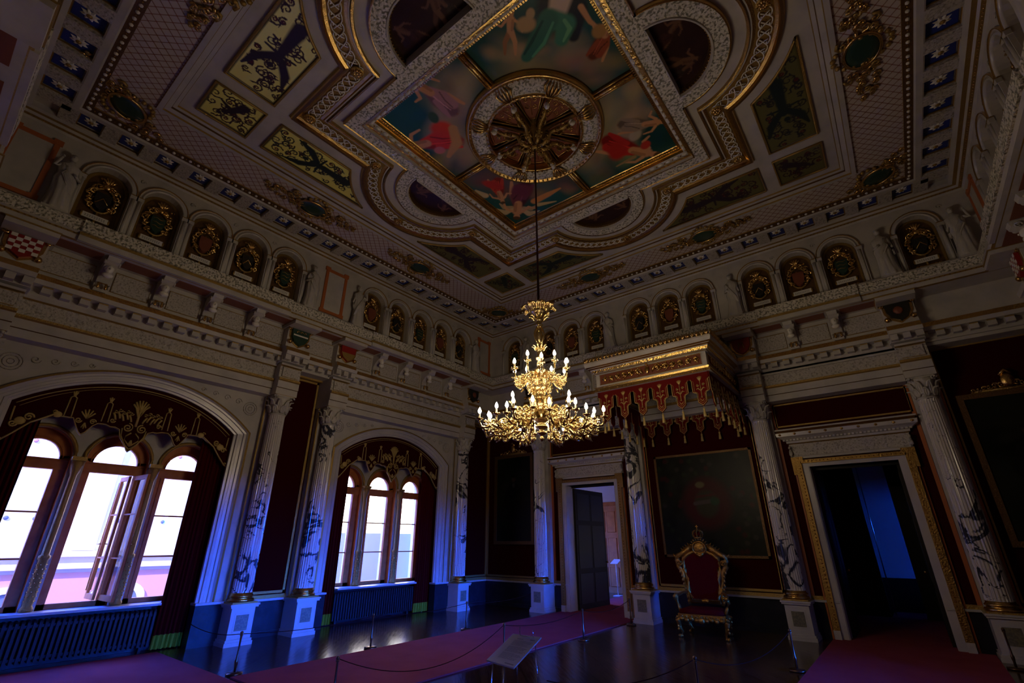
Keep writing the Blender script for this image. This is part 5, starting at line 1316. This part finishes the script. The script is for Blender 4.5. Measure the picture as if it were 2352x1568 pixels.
def portrait(x0,x1,z0,z1,label,seed,crest=True):
    root=empty('portrait_painting'); tag(root,label,'painting'); cx=(x0+x1)/2
    def pt(P):
        P.noise(.5,3,seed); cloud(P,0,.5,.4,(.035,.03,.022),seed,6)
        P.stroke([(0,-.95),(0,.30)],[.30,.20],(.010,.009,.009)); P.stroke([(-.18,.28),(-.30,-.05),(-.2,-.3)],.07,(.012,.011,.010)); P.stroke([(.18,.28),(.32,0),(.2,-.25)],.07,(.012,.011,.010)); P.blob(0,.55,.085,.11,0,(.10,.055,.03),.4); P.blob(0,.62,.09,.07,0,(.012,.008,.006),.4); P.blob(0,.36,.06,.08,0,(.08,.075,.06),.5); P.c[...,:3]*=.6
    canvas('canvas',lambda u,v:(cx+u,.60,(z0+z1)/2+v),60,110,-(x1-x0)/2,(x1-x0)/2,-(z1-z0)/2,(z1-z0)/2,pt,None,root,base=(.016,.018,.012))
    b=MB(); t=.09
    for a,c_ in (((x0-t,.57,z0-t),(x1+t,.65,z0)),((x0-t,.57,z1),(x1+t,.65,z1+t)),((x0-t,.57,z0),(x0,.65,z1)),((x1,.57,z0),(x1+t,.65,z1))): b.box(a,c_,'brown_gold')
    b.build('frame',root); b=MB(); rnd=random.Random(seed)
    for sg in (-1,1):
        for k in range(6): b.tube([(cx+sg*(.10+.075*k)+q[0],.56,z1+t+.10-.012*k+q[1]) for q in spiral(0,0,.06-.005*k,1.3,10,sg*(-1)**k)],.018,5,'gold')
    b.ball((cx,.55,z1+t+.16),(.10,.05,.12),10,7,'gold'); b.tube([(cx-.08,.55,z1+t+.26),(cx,.54,z1+t+.34),(cx+.08,.55,z1+t+.26)],.03,5,'gold'); b.tube([(cx-.5,.58,z1+t+.02),(cx+.5,.58,z1+t+.02)],.03,5,'gold_dull'); b.build('crest',root)
portrait(-.22,1.05,1.65,3.98,'dark full-length portrait with gilt crest in the far corner, left of the left doorway',70)
portrait(LX-1.05,LX+.22,1.65,3.98,'dark full-length portrait with gilt crest at the right edge, right of the last column',71)

# ------------------------------------------------------------ throne (local: x right, -y front)
root=empty('throne',Matrix.Translation((5.90,-.50,0))@Matrix.Rotation(math.radians(6),4,'Z')@Matrix.Diagonal((1.09,1,1,1)),'gilt carved throne with red velvet seat, crowned back, standing under the canopy','throne')
rnd=random.Random(11)
for sx_,sy_ in ((-1,-1),(1,-1),(-1,1),(1,1)):
    fx,fy=(.36 if sy_<0 else .31)*sx_,(.27 if sy_<0 else -.0)*sy_
    fy=-.27 if sy_<0 else .27
    b=MB(); P_=[(fx,fy,.34),(fx+sx_*.035,fy+sy_*.03,.27),(fx+sx_*.02,fy+sy_*.015,.17),(fx-sx_*.015,fy-sy_*.01,.08),(fx,fy+sy_*.015,.03),(fx+sx_*.035,fy+sy_*.04,.022)]
    b.tube(P_,[.045,.048,.032,.022,.026,.018],8,'gold_throne'); b.ball((fx+sx_*.03,fy+sy_*.035,.028),(.032,.032,.028),8,6,'gold_throne')
    for k in range(5): b.ball((fx+sx_*.04+rnd.uniform(-.02,.02),fy+sy_*.035,.33-.05*k),(.022,.022,.026),6,4,'gold_throne')
    b.tube([(fx+sx_*.05+q[0],fy+sy_*.03,.30+q[1]) for q in spiral(0,0,.035,1.3,10,sx_)],.012,5,'gold_throne'); b.build('leg',root)
b=MB()
for y,h in ((-.30,.37),(.28,.32)):
    b.box((-h,y-.02,.31),(h,y+.02,.39),'gold_throne')
    for j in range(9):
        x=-h+2*h*(j+.5)/9; b.ball((x,y-.01*(1 if y<0 else -1),.31-.02*(j%2)),(.045,.03,.035),7,5,'gold_throne'); b.tube([(x+q[0],y-(.03 if y<0 else -.03),.345+q[1]) for q in spiral(0,0,.028,1.4,10,(-1)**j)],.010,5,'gold_throne')
b.ball((0,-.33,.29),(.06,.025,.05),8,6,'gold_throne')
for sg in (-1,1):
    b.hexa([(sg*.35,-.30,.31),(sg*.39,-.30,.31),(sg*.34,.30,.31),(sg*.30,.30,.31)],[(sg*.35,-.30,.39),(sg*.39,-.30,.39),(sg*.34,.30,.39),(sg*.30,.30,.39)],'gold_throne')
    for j in range(5): b.ball((sg*(.375-.012*j),-.22+.11*j,.31),(.03,.045,.03),6,4,'gold_throne')
b.build('seat_rail',root)
b=MB(); rings=[]
for z,k in ((.385,1.0),(.42,1.02),(.455,.97),(.475,.85),(.482,.5)):
    rings.append([(x*k,y*k,z) for x,y in [(-.36,-.29),(-.2,-.31),(0,-.315),(.2,-.31),(.36,-.29),(.34,0),(.31,.27),(0,.28),(-.31,.27),(-.34,0)]])
b.loft(rings,True,'drape',True,True); b.build('seat_cushion',root)
BK=[(-.25,.56),(-.235,.62),(-.26,.75),(-.285,.95),(-.30,1.12),(-.33,1.24),(-.31,1.33),(-.22,1.40),(-.12,1.45),(0,1.42)]
BK=BK+[(-x,z) for x,z in reversed(BK[:-1])]
yb2=lambda z:.27+.09*(z-.5)
b=MB(); n=len(BK); b.prism(BK,lambda p:(p[0],yb2(p[1])-.03,p[1]),lambda p:(p[0],yb2(p[1])+.03,p[1]),'drape'); b.build('back_cushion',root)
b=MB(); b.tube([(x,yb2(z)-.02,z) for x,z in BK],.038,8,'gold_throne',True)
OUT=[(.28,.50),(.30,.62),(.31,.78),(.33,.95),(.36,1.08),(.42,1.18),(.43,1.28),(.44,1.36),(.34,1.40),(.24,1.48),(.14,1.56)]
for sg in (-1,1):
    b.tube([(sg*x,yb2(z),z) for x,z in OUT],[.035,.032,.035,.04,.045,.05,.055,.05,.055,.06,.06],8,'gold_throne')
    b.tube([(sg*.39+q[0],yb2(1.24)-.05,1.24+q[1]) for q in spiral(0,0,.055,1.6,16,sg)],.018,6,'gold_throne'); b.tube([(sg*.43,yb2(1.36),1.34),(sg*.49,yb2(1.4),1.38),(sg*.50,yb2(1.4),1.41)],[.04,.025,.008],6,'gold_throne')
    for k in range(9):
        t=k/8; x=.30+.10*t; z=.55+.6*t; b.ball((sg*(x+rnd.uniform(-.01,.02)),yb2(z)-.04,z),(.022,.02,.032),6,4,'gold_throne')
    for k in range(5): b.tube([(sg*(.20+.05*k)+q[0],yb2(1.5)-.04,1.50-.03*k+q[1]) for q in spiral(0,0,.035,1.2,9,-sg)],.013,5,'gold_throne'); 
    for k in range(4): b.tube([(sg*(.18+.04*k),yb2(1.5),1.56-.03*k),(sg*(.22+.045*k),yb2(1.5),1.62-.035*k)],[.016,.006],5,'gold_throne')
b.tube([(-.26,yb2(.54)-.01,.54),(-.12,yb2(.54)-.01,.55),(0,yb2(.54)-.02,.57),(.12,yb2(.54)-.01,.55),(.26,yb2(.54)-.01,.54)],[.03,.035,.045,.035,.03],8,'gold_throne')
b.build('back_frame',root)
b=MB(); b.ball((0,yb2(1.5)-.03,1.52),(.12,.05,.12),14,9,'gold_throne'); b.tube([(.12*cos(t),yb2(1.5)-.06,1.52+.12*sin(t)) for t in [2*pi*i/24 for i in range(24)]],.016,6,'gold_throne',True)
b.tube([(-.06,yb2(1.4)-.04,1.42),(0,yb2(1.4)-.05,1.37),(.06,yb2(1.4)-.04,1.42)],[.03,.035,.03],7,'gold_throne')
for a in np.linspace(-1.3,1.3,9): b.tube([(.12*sin(a),yb2(1.6)-.03,1.54+.12*cos(a)),(.17*sin(a),yb2(1.6)-.04,1.55+.17*cos(a))],[.022,.01],5,'gold_throne')
b.build('cartouche',root)
b=MB(); b.lathe([(.075,1.70),(.08,1.715),(.075,1.73)],(0,yb2(1.7)-.02,0),18,'gold_throne')
for k in range(8):
    a=2*pi*k/8; c_,s_q=cos(a),sin(a); b.tube([(r*c_,yb2(1.7)-.02+r*s_q,z) for r,z in ((.075,1.73),(.095,1.78),(.09,1.83),(.05,1.86),(.0,1.85))],.009,5,'gold_throne'); b.ball((.08*c_,yb2(1.7)-.02+.08*s_q,1.745),(.014,.014,.016),6,4,'gold_throne')
b.ball((0,yb2(1.7)-.02,1.875),(.022,.022,.022),8,6,'gold_throne'); b.box((-.006,yb2(1.7)-.026,1.89),(.006,yb2(1.7)-.014,1.96),'gold_throne'); b.box((-.022,yb2(1.7)-.026,1.925),(.022,yb2(1.7)-.014,1.94),'gold_throne')
cw=b.build('crown',root); b=MB(); b.ball((0,yb2(1.7)-.02,1.78),(.065,.065,.06),10,7,'drape'); b.build('velvet_cap',cw)
for sg in (-1,1):
    b=MB(); b.tube([(sg*.30,.27,.72),(sg*.36,.15,.71),(sg*.41,0,.68),(sg*.43,-.12,.69),(sg*.43,-.20,.67),(sg*.43,-.21,.62),(sg*.43,-.16,.61)],[.022,.026,.03,.03,.032,.026,.015],8,'gold_throne')
    b.tube([(sg*.42,-.10,.67),(sg*.44,-.07,.58),(sg*.40,-.10,.50),(sg*.37,-.14,.40)],[.025,.03,.026,.03],8,'gold_throne'); b.ball((sg*.43,-.20,.66),(.038,.038,.035),8,6,'gold_throne'); b.build('armrest',root)

# ------------------------------------------------------------ chandelier
root=empty('chandelier',Matrix.Translation((XC,YC,0)),'large gilt two-tier chandelier with lit candle bulbs hanging at the centre of the room','chandelier')
b=MB(); b.lathe([(.02,4.66),(.017,5.2),(.0145,6.5),(.0135,7.87)],n=10,mt='rod'); b.build('hanging_rod',root)
b=MB(); b.lathe([(.004,2.845),(.02,2.86),(.035,2.885),(.018,2.91),(.022,2.925),(.065,2.95),(.07,2.965),(.03,2.985),(.035,3.0),(.085,3.03),(.09,3.05),(.05,3.075),(.055,3.09),(.10,3.12),(.105,3.22),(.085,3.25),(.07,3.27),(.095,3.30),(.10,3.36),(.06,3.45),(.05,3.50),(.075,3.52),(.10,3.56),(.105,3.60),(.08,3.66),(.085,3.76),(.10,3.80),(.06,3.86),(.035,3.90),(.05,3.93),(.028,3.97),(.055,4.00),(.06,4.02),(.03,4.04),(.05,4.12),(.07,4.18),(.02,4.19),(.018,4.24),(.03,4.26),(.055,4.34),(.04,4.44),(.022,4.49),(.05,4.51),(.055,4.53),(.03,4.55),(.06,4.58),(.07,4.60),(.05,4.62),(.06,4.66),(.12,4.71),(.135,4.735),(.02,4.74)],n=20,mt='gold_bright'); b.build('stem',root)
b=MB()
for k in range(8):
    a=2*pi*k/8; 
    for t in (-2,-1,0,1,2):
        P_=[]
        for j in range(7):
            f_=j/6; r=.12+.15*f_-(.01*abs(t)); w_=t*.022*sin(pi*(.2+.75*f_))*1.3; z=4.72+.11*sin(f_*2.1)-(.03*f_**4)*(1+.4*abs(t)); P_.append((r*cos(a)-w_*sin(a), r*sin(a)+w_*cos(a), z))
        b.tube(P_,[.010,.013,.015,.015,.014,.011,.005],5,'gold_bright')
for k in range(10):
    a=2*pi*k/10; b.tube([(.06*cos(a),.06*sin(a),4.14),(.085*cos(a),.085*sin(a),4.19),(.115*cos(a),.115*sin(a),4.185)],[.014,.016,.006],5,'gold_bright'); b.tube([(.07*cos(a),.07*sin(a),4.62),(.12*cos(a),.12*sin(a),4.66),(.15*cos(a),.15*sin(a),4.64)],[.014,.016,.006],5,'gold_bright')
b.build('leaf_crown',root)
b=MB()
for k in range(6):
    a=2*pi*k/6
    b.tube([((.03+.05*sin(pi*j/8))*cos(a),(.03+.05*sin(pi*j/8))*sin(a),4.24+.25*j/8) for j in range(9)],.010,5,'gold_bright')
    for z,r,R0 in ((3.42,.055,.12),(3.56,.04,.12)): b.tube([((R0+q[0])*cos(a),(R0+q[0])*sin(a),z+q[1]) for q in spiral(0,0,r,1.4,14,-1)],.014,5,'gold_bright')
    b.tube([((.09+.05*sin(pi*j/8))*cos(a+.5),(.09+.05*sin(pi*j/8))*sin(a+.5),3.27+.25*j/8) for j in range(9)],.016,6,'gold_bright')
for z,rr3 in ((4.24,.03),(4.49,.03),(3.42,.10),(3.30,.10)): b.tube([(rr3*cos(2*pi*i/20),rr3*sin(2*pi*i/20),z) for i in range(20)],.010,5,'gold_bright',True)
b.tube([(0,0,3.28),(0,0,4.5)],.012,5,'gold_bright'); b.tube([(-.12,0,3.42),(.12,0,3.42)],.01,5,'gold_bright')
b.build('openwork_scrolls',root)
def candle(r, a, z, nb):
    x,y=r*cos(a),r*sin(a); b=MB()
    b.lathe([(.004,z-.05),(.018,z-.045),(.012,z-.035),(.02,z-.025),(.040,z-.012),(.043,z-.004),(.015,z)],(x,y,0),10,'gold_bright')
    for j in range(6):
        t=2*pi*j/6; b.tube([(x+.03*cos(t),y+.03*sin(t),z-.01),(x+.052*cos(t),y+.052*sin(t),z-.002)],[.010,.005],4,'gold_bright')
    b.lathe([(.012,z),(.011,z+.055),(.013,z+.06)],(x,y,0),8,'candle'); c_=b.build('candle',root)
    b=MB(); b.lathe([(.009,z+.06),(.019,z+.075),(.0215,z+.092),(.014,z+.115),(.002,z+.14)],(x,y,0),8,'bulb'); b.build('bulb',c_)
def scr(b, a, r, z, R0, tw=1, th=.014, a0=0): b.tube([((r+q[0])*cos(a),(r+q[0])*sin(a),z+q[1]) for q in spiral(0,0,R0,1.6,18,tw,a0)],[th*1.2]*9+[th]*5+[th*.8]*4,5,'gold_bright')
for k in range(12):
    a=2*pi*k/12+.13; lift=.07 if k%2 else 0; R1=.41 if k%2==0 else .36
    b=MB(); cu=[(.08,3.72),(.15,3.79),(.21,3.74),(.25,3.66),(.32,3.62),(R1-.01,3.68),(R1,3.76+lift)]
    b.tube([(r*cos(a),r*sin(a),z) for r,z in cu],[.02,.02,.018,.018,.018,.015,.012],6,'gold_bright'); scr(b,a,.18,3.72,.045,1); scr(b,a,.28,3.70,.04,-1); scr(b,a,.33,3.66,.03,1)
    b.tube([(.27*cos(a),.27*sin(a),3.60),(.30*cos(a+.06),.30*sin(a+.06),3.56)],[.018,.006],5,'gold_bright'); b.build('upper_branch',root); candle(R1,a,3.80+lift,0)
V0=math.atan2(-10.8513-YC,9.3684-XC)
for k in range(8):
    a=V0+2*pi*(k+.5)/8
    b=MB(); cu=[(.08,3.16),(.18,3.22),(.28,3.18),(.36,3.06),(.46,2.98),(.58,2.98),(.68,3.03),(.76,2.98),(.82,2.98),(.85,3.04)]
    b.tube([(r*cos(a),r*sin(a),z) for r,z in cu],[.03,.03,.028,.028,.028,.026,.022,.018,.016,.012],7,'gold_bright')
    for r,z,R0,tw in ((.22,3.18,.06,1),(.36,3.13,.065,-1),(.36,2.98,.05,1),(.52,3.06,.06,1),(.52,2.93,.045,-1),(.66,3.06,.045,-1),(.68,2.95,.04,1),(.76,3.03,.035,1)): scr(b,a,r,z,R0,tw,.013)
    for j in range(7):
        r=.30+.07*j; aa=a+.05*(-1)**j; b.tube([(r*cos(aa),r*sin(aa),2.96),((r+.02)*cos(aa),(r+.02)*sin(aa),2.91),((r+.05)*cos(aa),(r+.05)*sin(aa),2.90)],[.018,.014,.005],5,'gold_bright')
    for r,z in ((.33,2.95),(.45,3.05),(.58,3.02),(.71,3.0)): b.ball((r*cos(a),r*sin(a),z),(.03,.03,.026),7,5,'gold_bright')
    b.build('lower_branch',root); candle(.85,a,3.09,0)
    for sg in (-1,1):
        a2=a+sg*.25; b=MB(); A_=lambda r,t,z: (r*cos(a+t),r*sin(a+t),z)
        b.tube([A_(.46,0,2.99),A_(.54,sg*.10,2.95),A_(.64,sg*.20,2.97),A_(.70,sg*.25,3.04),A_(.70,sg*.25,3.08)],[.02,.018,.016,.013,.011],6,'gold_bright')
        b.tube([((.58+q[0])*cos(a2-sg*.08),(.58+q[0])*sin(a2-sg*.08),2.99+q[1]) for q in spiral(0,0,.04,1.5,14,sg)],.012,5,'gold_bright'); b.tube([((.66+q[0])*cos(a2),(.66+q[0])*sin(a2),3.01+q[1]) for q in spiral(0,0,.03,1.4,12,-1)],.011,5,'gold_bright')
        b.build('side_branch',root); candle(.70,a2,3.10+(.03 if sg>0 else 0),0)
for k in range(4):
    a=V0+pi/4+k*pi/2; b=MB(); b.tube([(r*cos(a),r*sin(a),z) for r,z in ((.09,3.20),(.20,3.26),(.32,3.18),(.42,3.10),(.50,3.16),(.51,3.24))],[.022,.022,.02,.018,.015,.012],6,'gold_bright')
    scr(b,a,.40,3.20,.07,-1,.015); scr(b,a,.27,3.24,.05,1,.013); b.build('raised_branch',root); candle(.51,a,3.29,0)

# ------------------------------------------------------------ carpets, barriers, information panel
b=MB(); b.box((1.95,-7.36,.002),(4.05,2.2,.02),'carpet'); b.box((1.6,2.2,.002),(4.6,5.7,.02),'carpet'); tag(b.build('carpet_runner'),'dark red carpet runner leading to the left doorway','carpet')
b=MB(); b.box((-.55,-LY+.0,.002),(12.2,-7.42,.021),'carpet'); tag(b.build('carpet_runner'),'dark red carpet across the window side in the lower left foreground','carpet')
b=MB(); b.box((7.80,-7.36,.002),(9.95,2.4,.02),'carpet'); b.box((6.2,2.4,.002),(11.4,4.5,.02),'carpet'); b.box((8.56,4.5,.002),(9.19,5.8,.02),'carpet'); tag(b.build('carpet_runner'),'dark red carpet runner leading to the right doorway','carpet')
def make_post():
    root=empty('barrier_post')
    b=MB(); b.lathe([(.10,0),(.105,.012),(.10,.028),(.03,.034)],n=20,mt='brass_dark'); b.build('base',root)
    b=MB(); b.lathe([(.016,.03),(.015,.10),(.020,.12),(.022,.16),(.014,.18),(.0115,.30),(.012,.44),(.016,.455)],n=10,mt='brass_dark'); b.build('shaft',root)
    b=MB(); b.ball((0,0,.485),(.022,.022,.022),10,8,'brass_dark'); b.lathe([(.012,.45),(.024,.462),(.012,.47)],n=10,mt='brass_dark'); b.build('knob',root); return root
po=make_post(); first=True
PO=[((1.79,-7.24),'barrier post at lower left, in front of the coupled columns, where the carpets meet'),((1.82,-5.08),'barrier post against the bright floor reflection, left edge of the runner'),((1.83,-2.78),'barrier post farthest along the left edge of the runner'),
    ((4.17,-7.29),'nearest barrier post at the bottom edge, right side of the runner'),((4.17,-4.44),'barrier post behind the information panel'),((4.27,-2.28),'barrier post right of the runner, toward the left doorway'),((4.20,-.16),'barrier post beside the pedestal right of the left doorway'),
    ((7.68,-2.35),'barrier post in front of the pedestal left of the right doorway'),((10.07,-.35),'barrier post at the right edge before the last pedestal'),((7.2,-4.9),'barrier post at the bottom edge right of the throne')]
for (x,y),l in PO:
    Mx=Matrix.Translation((x,y,0))
    if first: po.matrix_world=Mx; tag(po,l,'barrier post','brass barrier posts'); first=False
    else: dup(po,Mx,l,'brass barrier posts')
def rope(a, b_, sag, label, za=.47, zb_=.47):
    d_=Vector((b_[0]-a[0],b_[1]-a[1])).normalized()*.026; a=(a[0]+d_.x,a[1]+d_.y); b_=(b_[0]-d_.x,b_[1]-d_.y)
    b=MB(); P_=[(a[0]+(b_[0]-a[0])*t, a[1]+(b_[1]-a[1])*t, za+(zb_-za)*t-4*sag*t*(1-t)) for t in [i/24 for i in range(25)]]
    b.tube(P_,.0048,6,'rope'); tag(b.build('barrier_rope'),label,'rope','barrier ropes')
P=[p for p,_ in PO]
rope((-.08,-7.2),P[0],.06,'rope from the window side to the lower left barrier post',.42); rope(P[0],P[1],.05,'rope between the two left barrier posts before the coupled columns'); rope(P[1],P[2],.05,'rope along the left of the runner toward the far corner'); rope(P[2],(1.6,-.2),.06,'rope from the farthest left post to the wall pedestal',.47,.45)
rope(P[3],P[4],.30,'slack rope from the nearest post behind the information panel'); rope(P[4],P[5],.08,'rope along the right of the runner toward the doorway'); rope(P[5],P[6],.10,'rope from the runner to the pedestal right of the left doorway'); rope(P[9],P[7],.18,'curved rope in front of the throne at lower right')
rope((6.4,-6.6),P[9],.12,'rope running out of the bottom edge at lower right')
root=empty('information_sign'); tag(root,'tilted grey information panel on thin legs at the bottom edge','sign')
p00,p10,p11,p01=Vector((5.537,-6.419,.50)),Vector((5.967,-6.502,.50)),Vector((5.80,-5.78,.65)),Vector((5.41,-5.80,.65))
nn=(p10-p00).cross(p01-p00).normalized(); dn_=nn*-.014
b=MB(); b.hexa([p00+dn_,p10+dn_,p11+dn_,p01+dn_],[p00,p10,p11,p01],'panel_grey'); b.build('board',root)
bl=lambda u,v,h=.0012: (p00*(1-u)+p10*u)*(1-v)+(p01*(1-u)+p11*u)*v+nn*h
b=MB(); rnd=random.Random(4)
b.add([bl(.22,.02,.0008),bl(.98,.02,.0008),bl(.98,.98,.0008),bl(.22,.98,.0008)],[(0,1,2,3)],False,'panel_grey')
for i in range(30):
    v=.78-.022*i
    if i%10==9: continue
    L_=rnd.uniform(.55,.68) if i%5 else .4; u=.26
    while u<.26+L_: 
        wd=rnd.uniform(.015,.05); b.add([bl(u,v),bl(u+wd,v),bl(u+wd,v+.008),bl(u,v+.008)],[(0,1,2,3)],False,'ink'); u+=wd+.012
for u0,u1,v0,v1 in ((.30,.50,.83,.85),(.74,.90,.84,.865),(.62,.92,.045,.07)):
    u=u0
    while u<u1: b.add([bl(u,v0),bl(u+.018,v0),bl(u+.018,v1),bl(u,v1)],[(0,1,2,3)],False,'ink'); u+=.024
b.build('printed_text',root)
b=MB(); 
q0,q1=bl(.30,.94,.0),bl(.80,.90,.0)
b.tube([q0+Vector((0,0,.09)),q0+Vector((0,0,.01)),q1+Vector((0,0,.01)),q1+Vector((0,0,.09))],.006,6,'steel'); b.build('carrying_handle',root)
for u,v in ((.12,.12),(.62,.04),(.95,.80),(.2,.9)):
    q=bl(u,v,-.016); b=MB(); b.tube([q,(q.x+ (u-.5)*.05,q.y+(v-.5)*.1,.0)],.007,6,'steel'); b.build('leg',root)

# ------------------------------------------------------------ courtyard building outside the windows
root=empty('courtyard_building'); tag(root,'pale sunlit courtyard building seen through the windows','building')
b=MB(); FX=-9.0
b.box((FX-1,-22,-8),(FX,-1.0,1.15),'facade_white'); b.box((FX-1,-22,1.15),(FX,-1.0,6.8),'facade_white'); b.box((FX-1,-1.0,-8),(FX+.3,40,1.95),'facade_white'); b.build('wall',root)
b=MB(); b.box((FX-.02,-22,-2.0),(FX+.05,-1,.85),'facade_red'); 
b.build('brick_storey',root)
b=MB()
for z in (.95,1.25,4.75,6.6): b.box((FX-.02,-22,z),(FX+.22,-1,z+.14),'facade_sand')
for i in range(9):
    y=-19+2.4*i; b.box((FX,y-.25,1.4),(FX+.12,y+.25,4.7),'facade_white')
b.build('cornice',root)
for i in range(8):
    y=-17.8+2.4*i; b=MB(); hp=hole(y,.42,-1.6,.0,.42,12); b.loft([[(FX+.06,x,z) for x,z in hp],[(FX+.12,x,z) for x,z in hp],[(FX+.12,y+(x-y)*1.35,z*1.0+(.15 if z>0 else 0)) for x,z in hp],[(FX+.05,y+(x-y)*1.35,z+(.15 if z>0 else 0)) for x,z in hp]],False,'facade_white')
    b.add([(FX+.07,x,z) for x,z in hp],[tuple(range(len(hp)))],False,'facade_glass'); b.build('arched_window',root)
    for dy in (-.7,0,.7):
        for z in (2.2,4.2):
            b=MB(); b.lathe([(.055,0),(.05,.03),(.01,.04)],(FX+.0,y+dy*.8,z),14,'facade_red' if z>3 else 'facade_glass',True,'x'); b.build('roundel',root)
b=MB(); b.box((-40,-60,-8.2),(-1.5,40,-8),'court'); struct(b.build('courtyard_ground'))
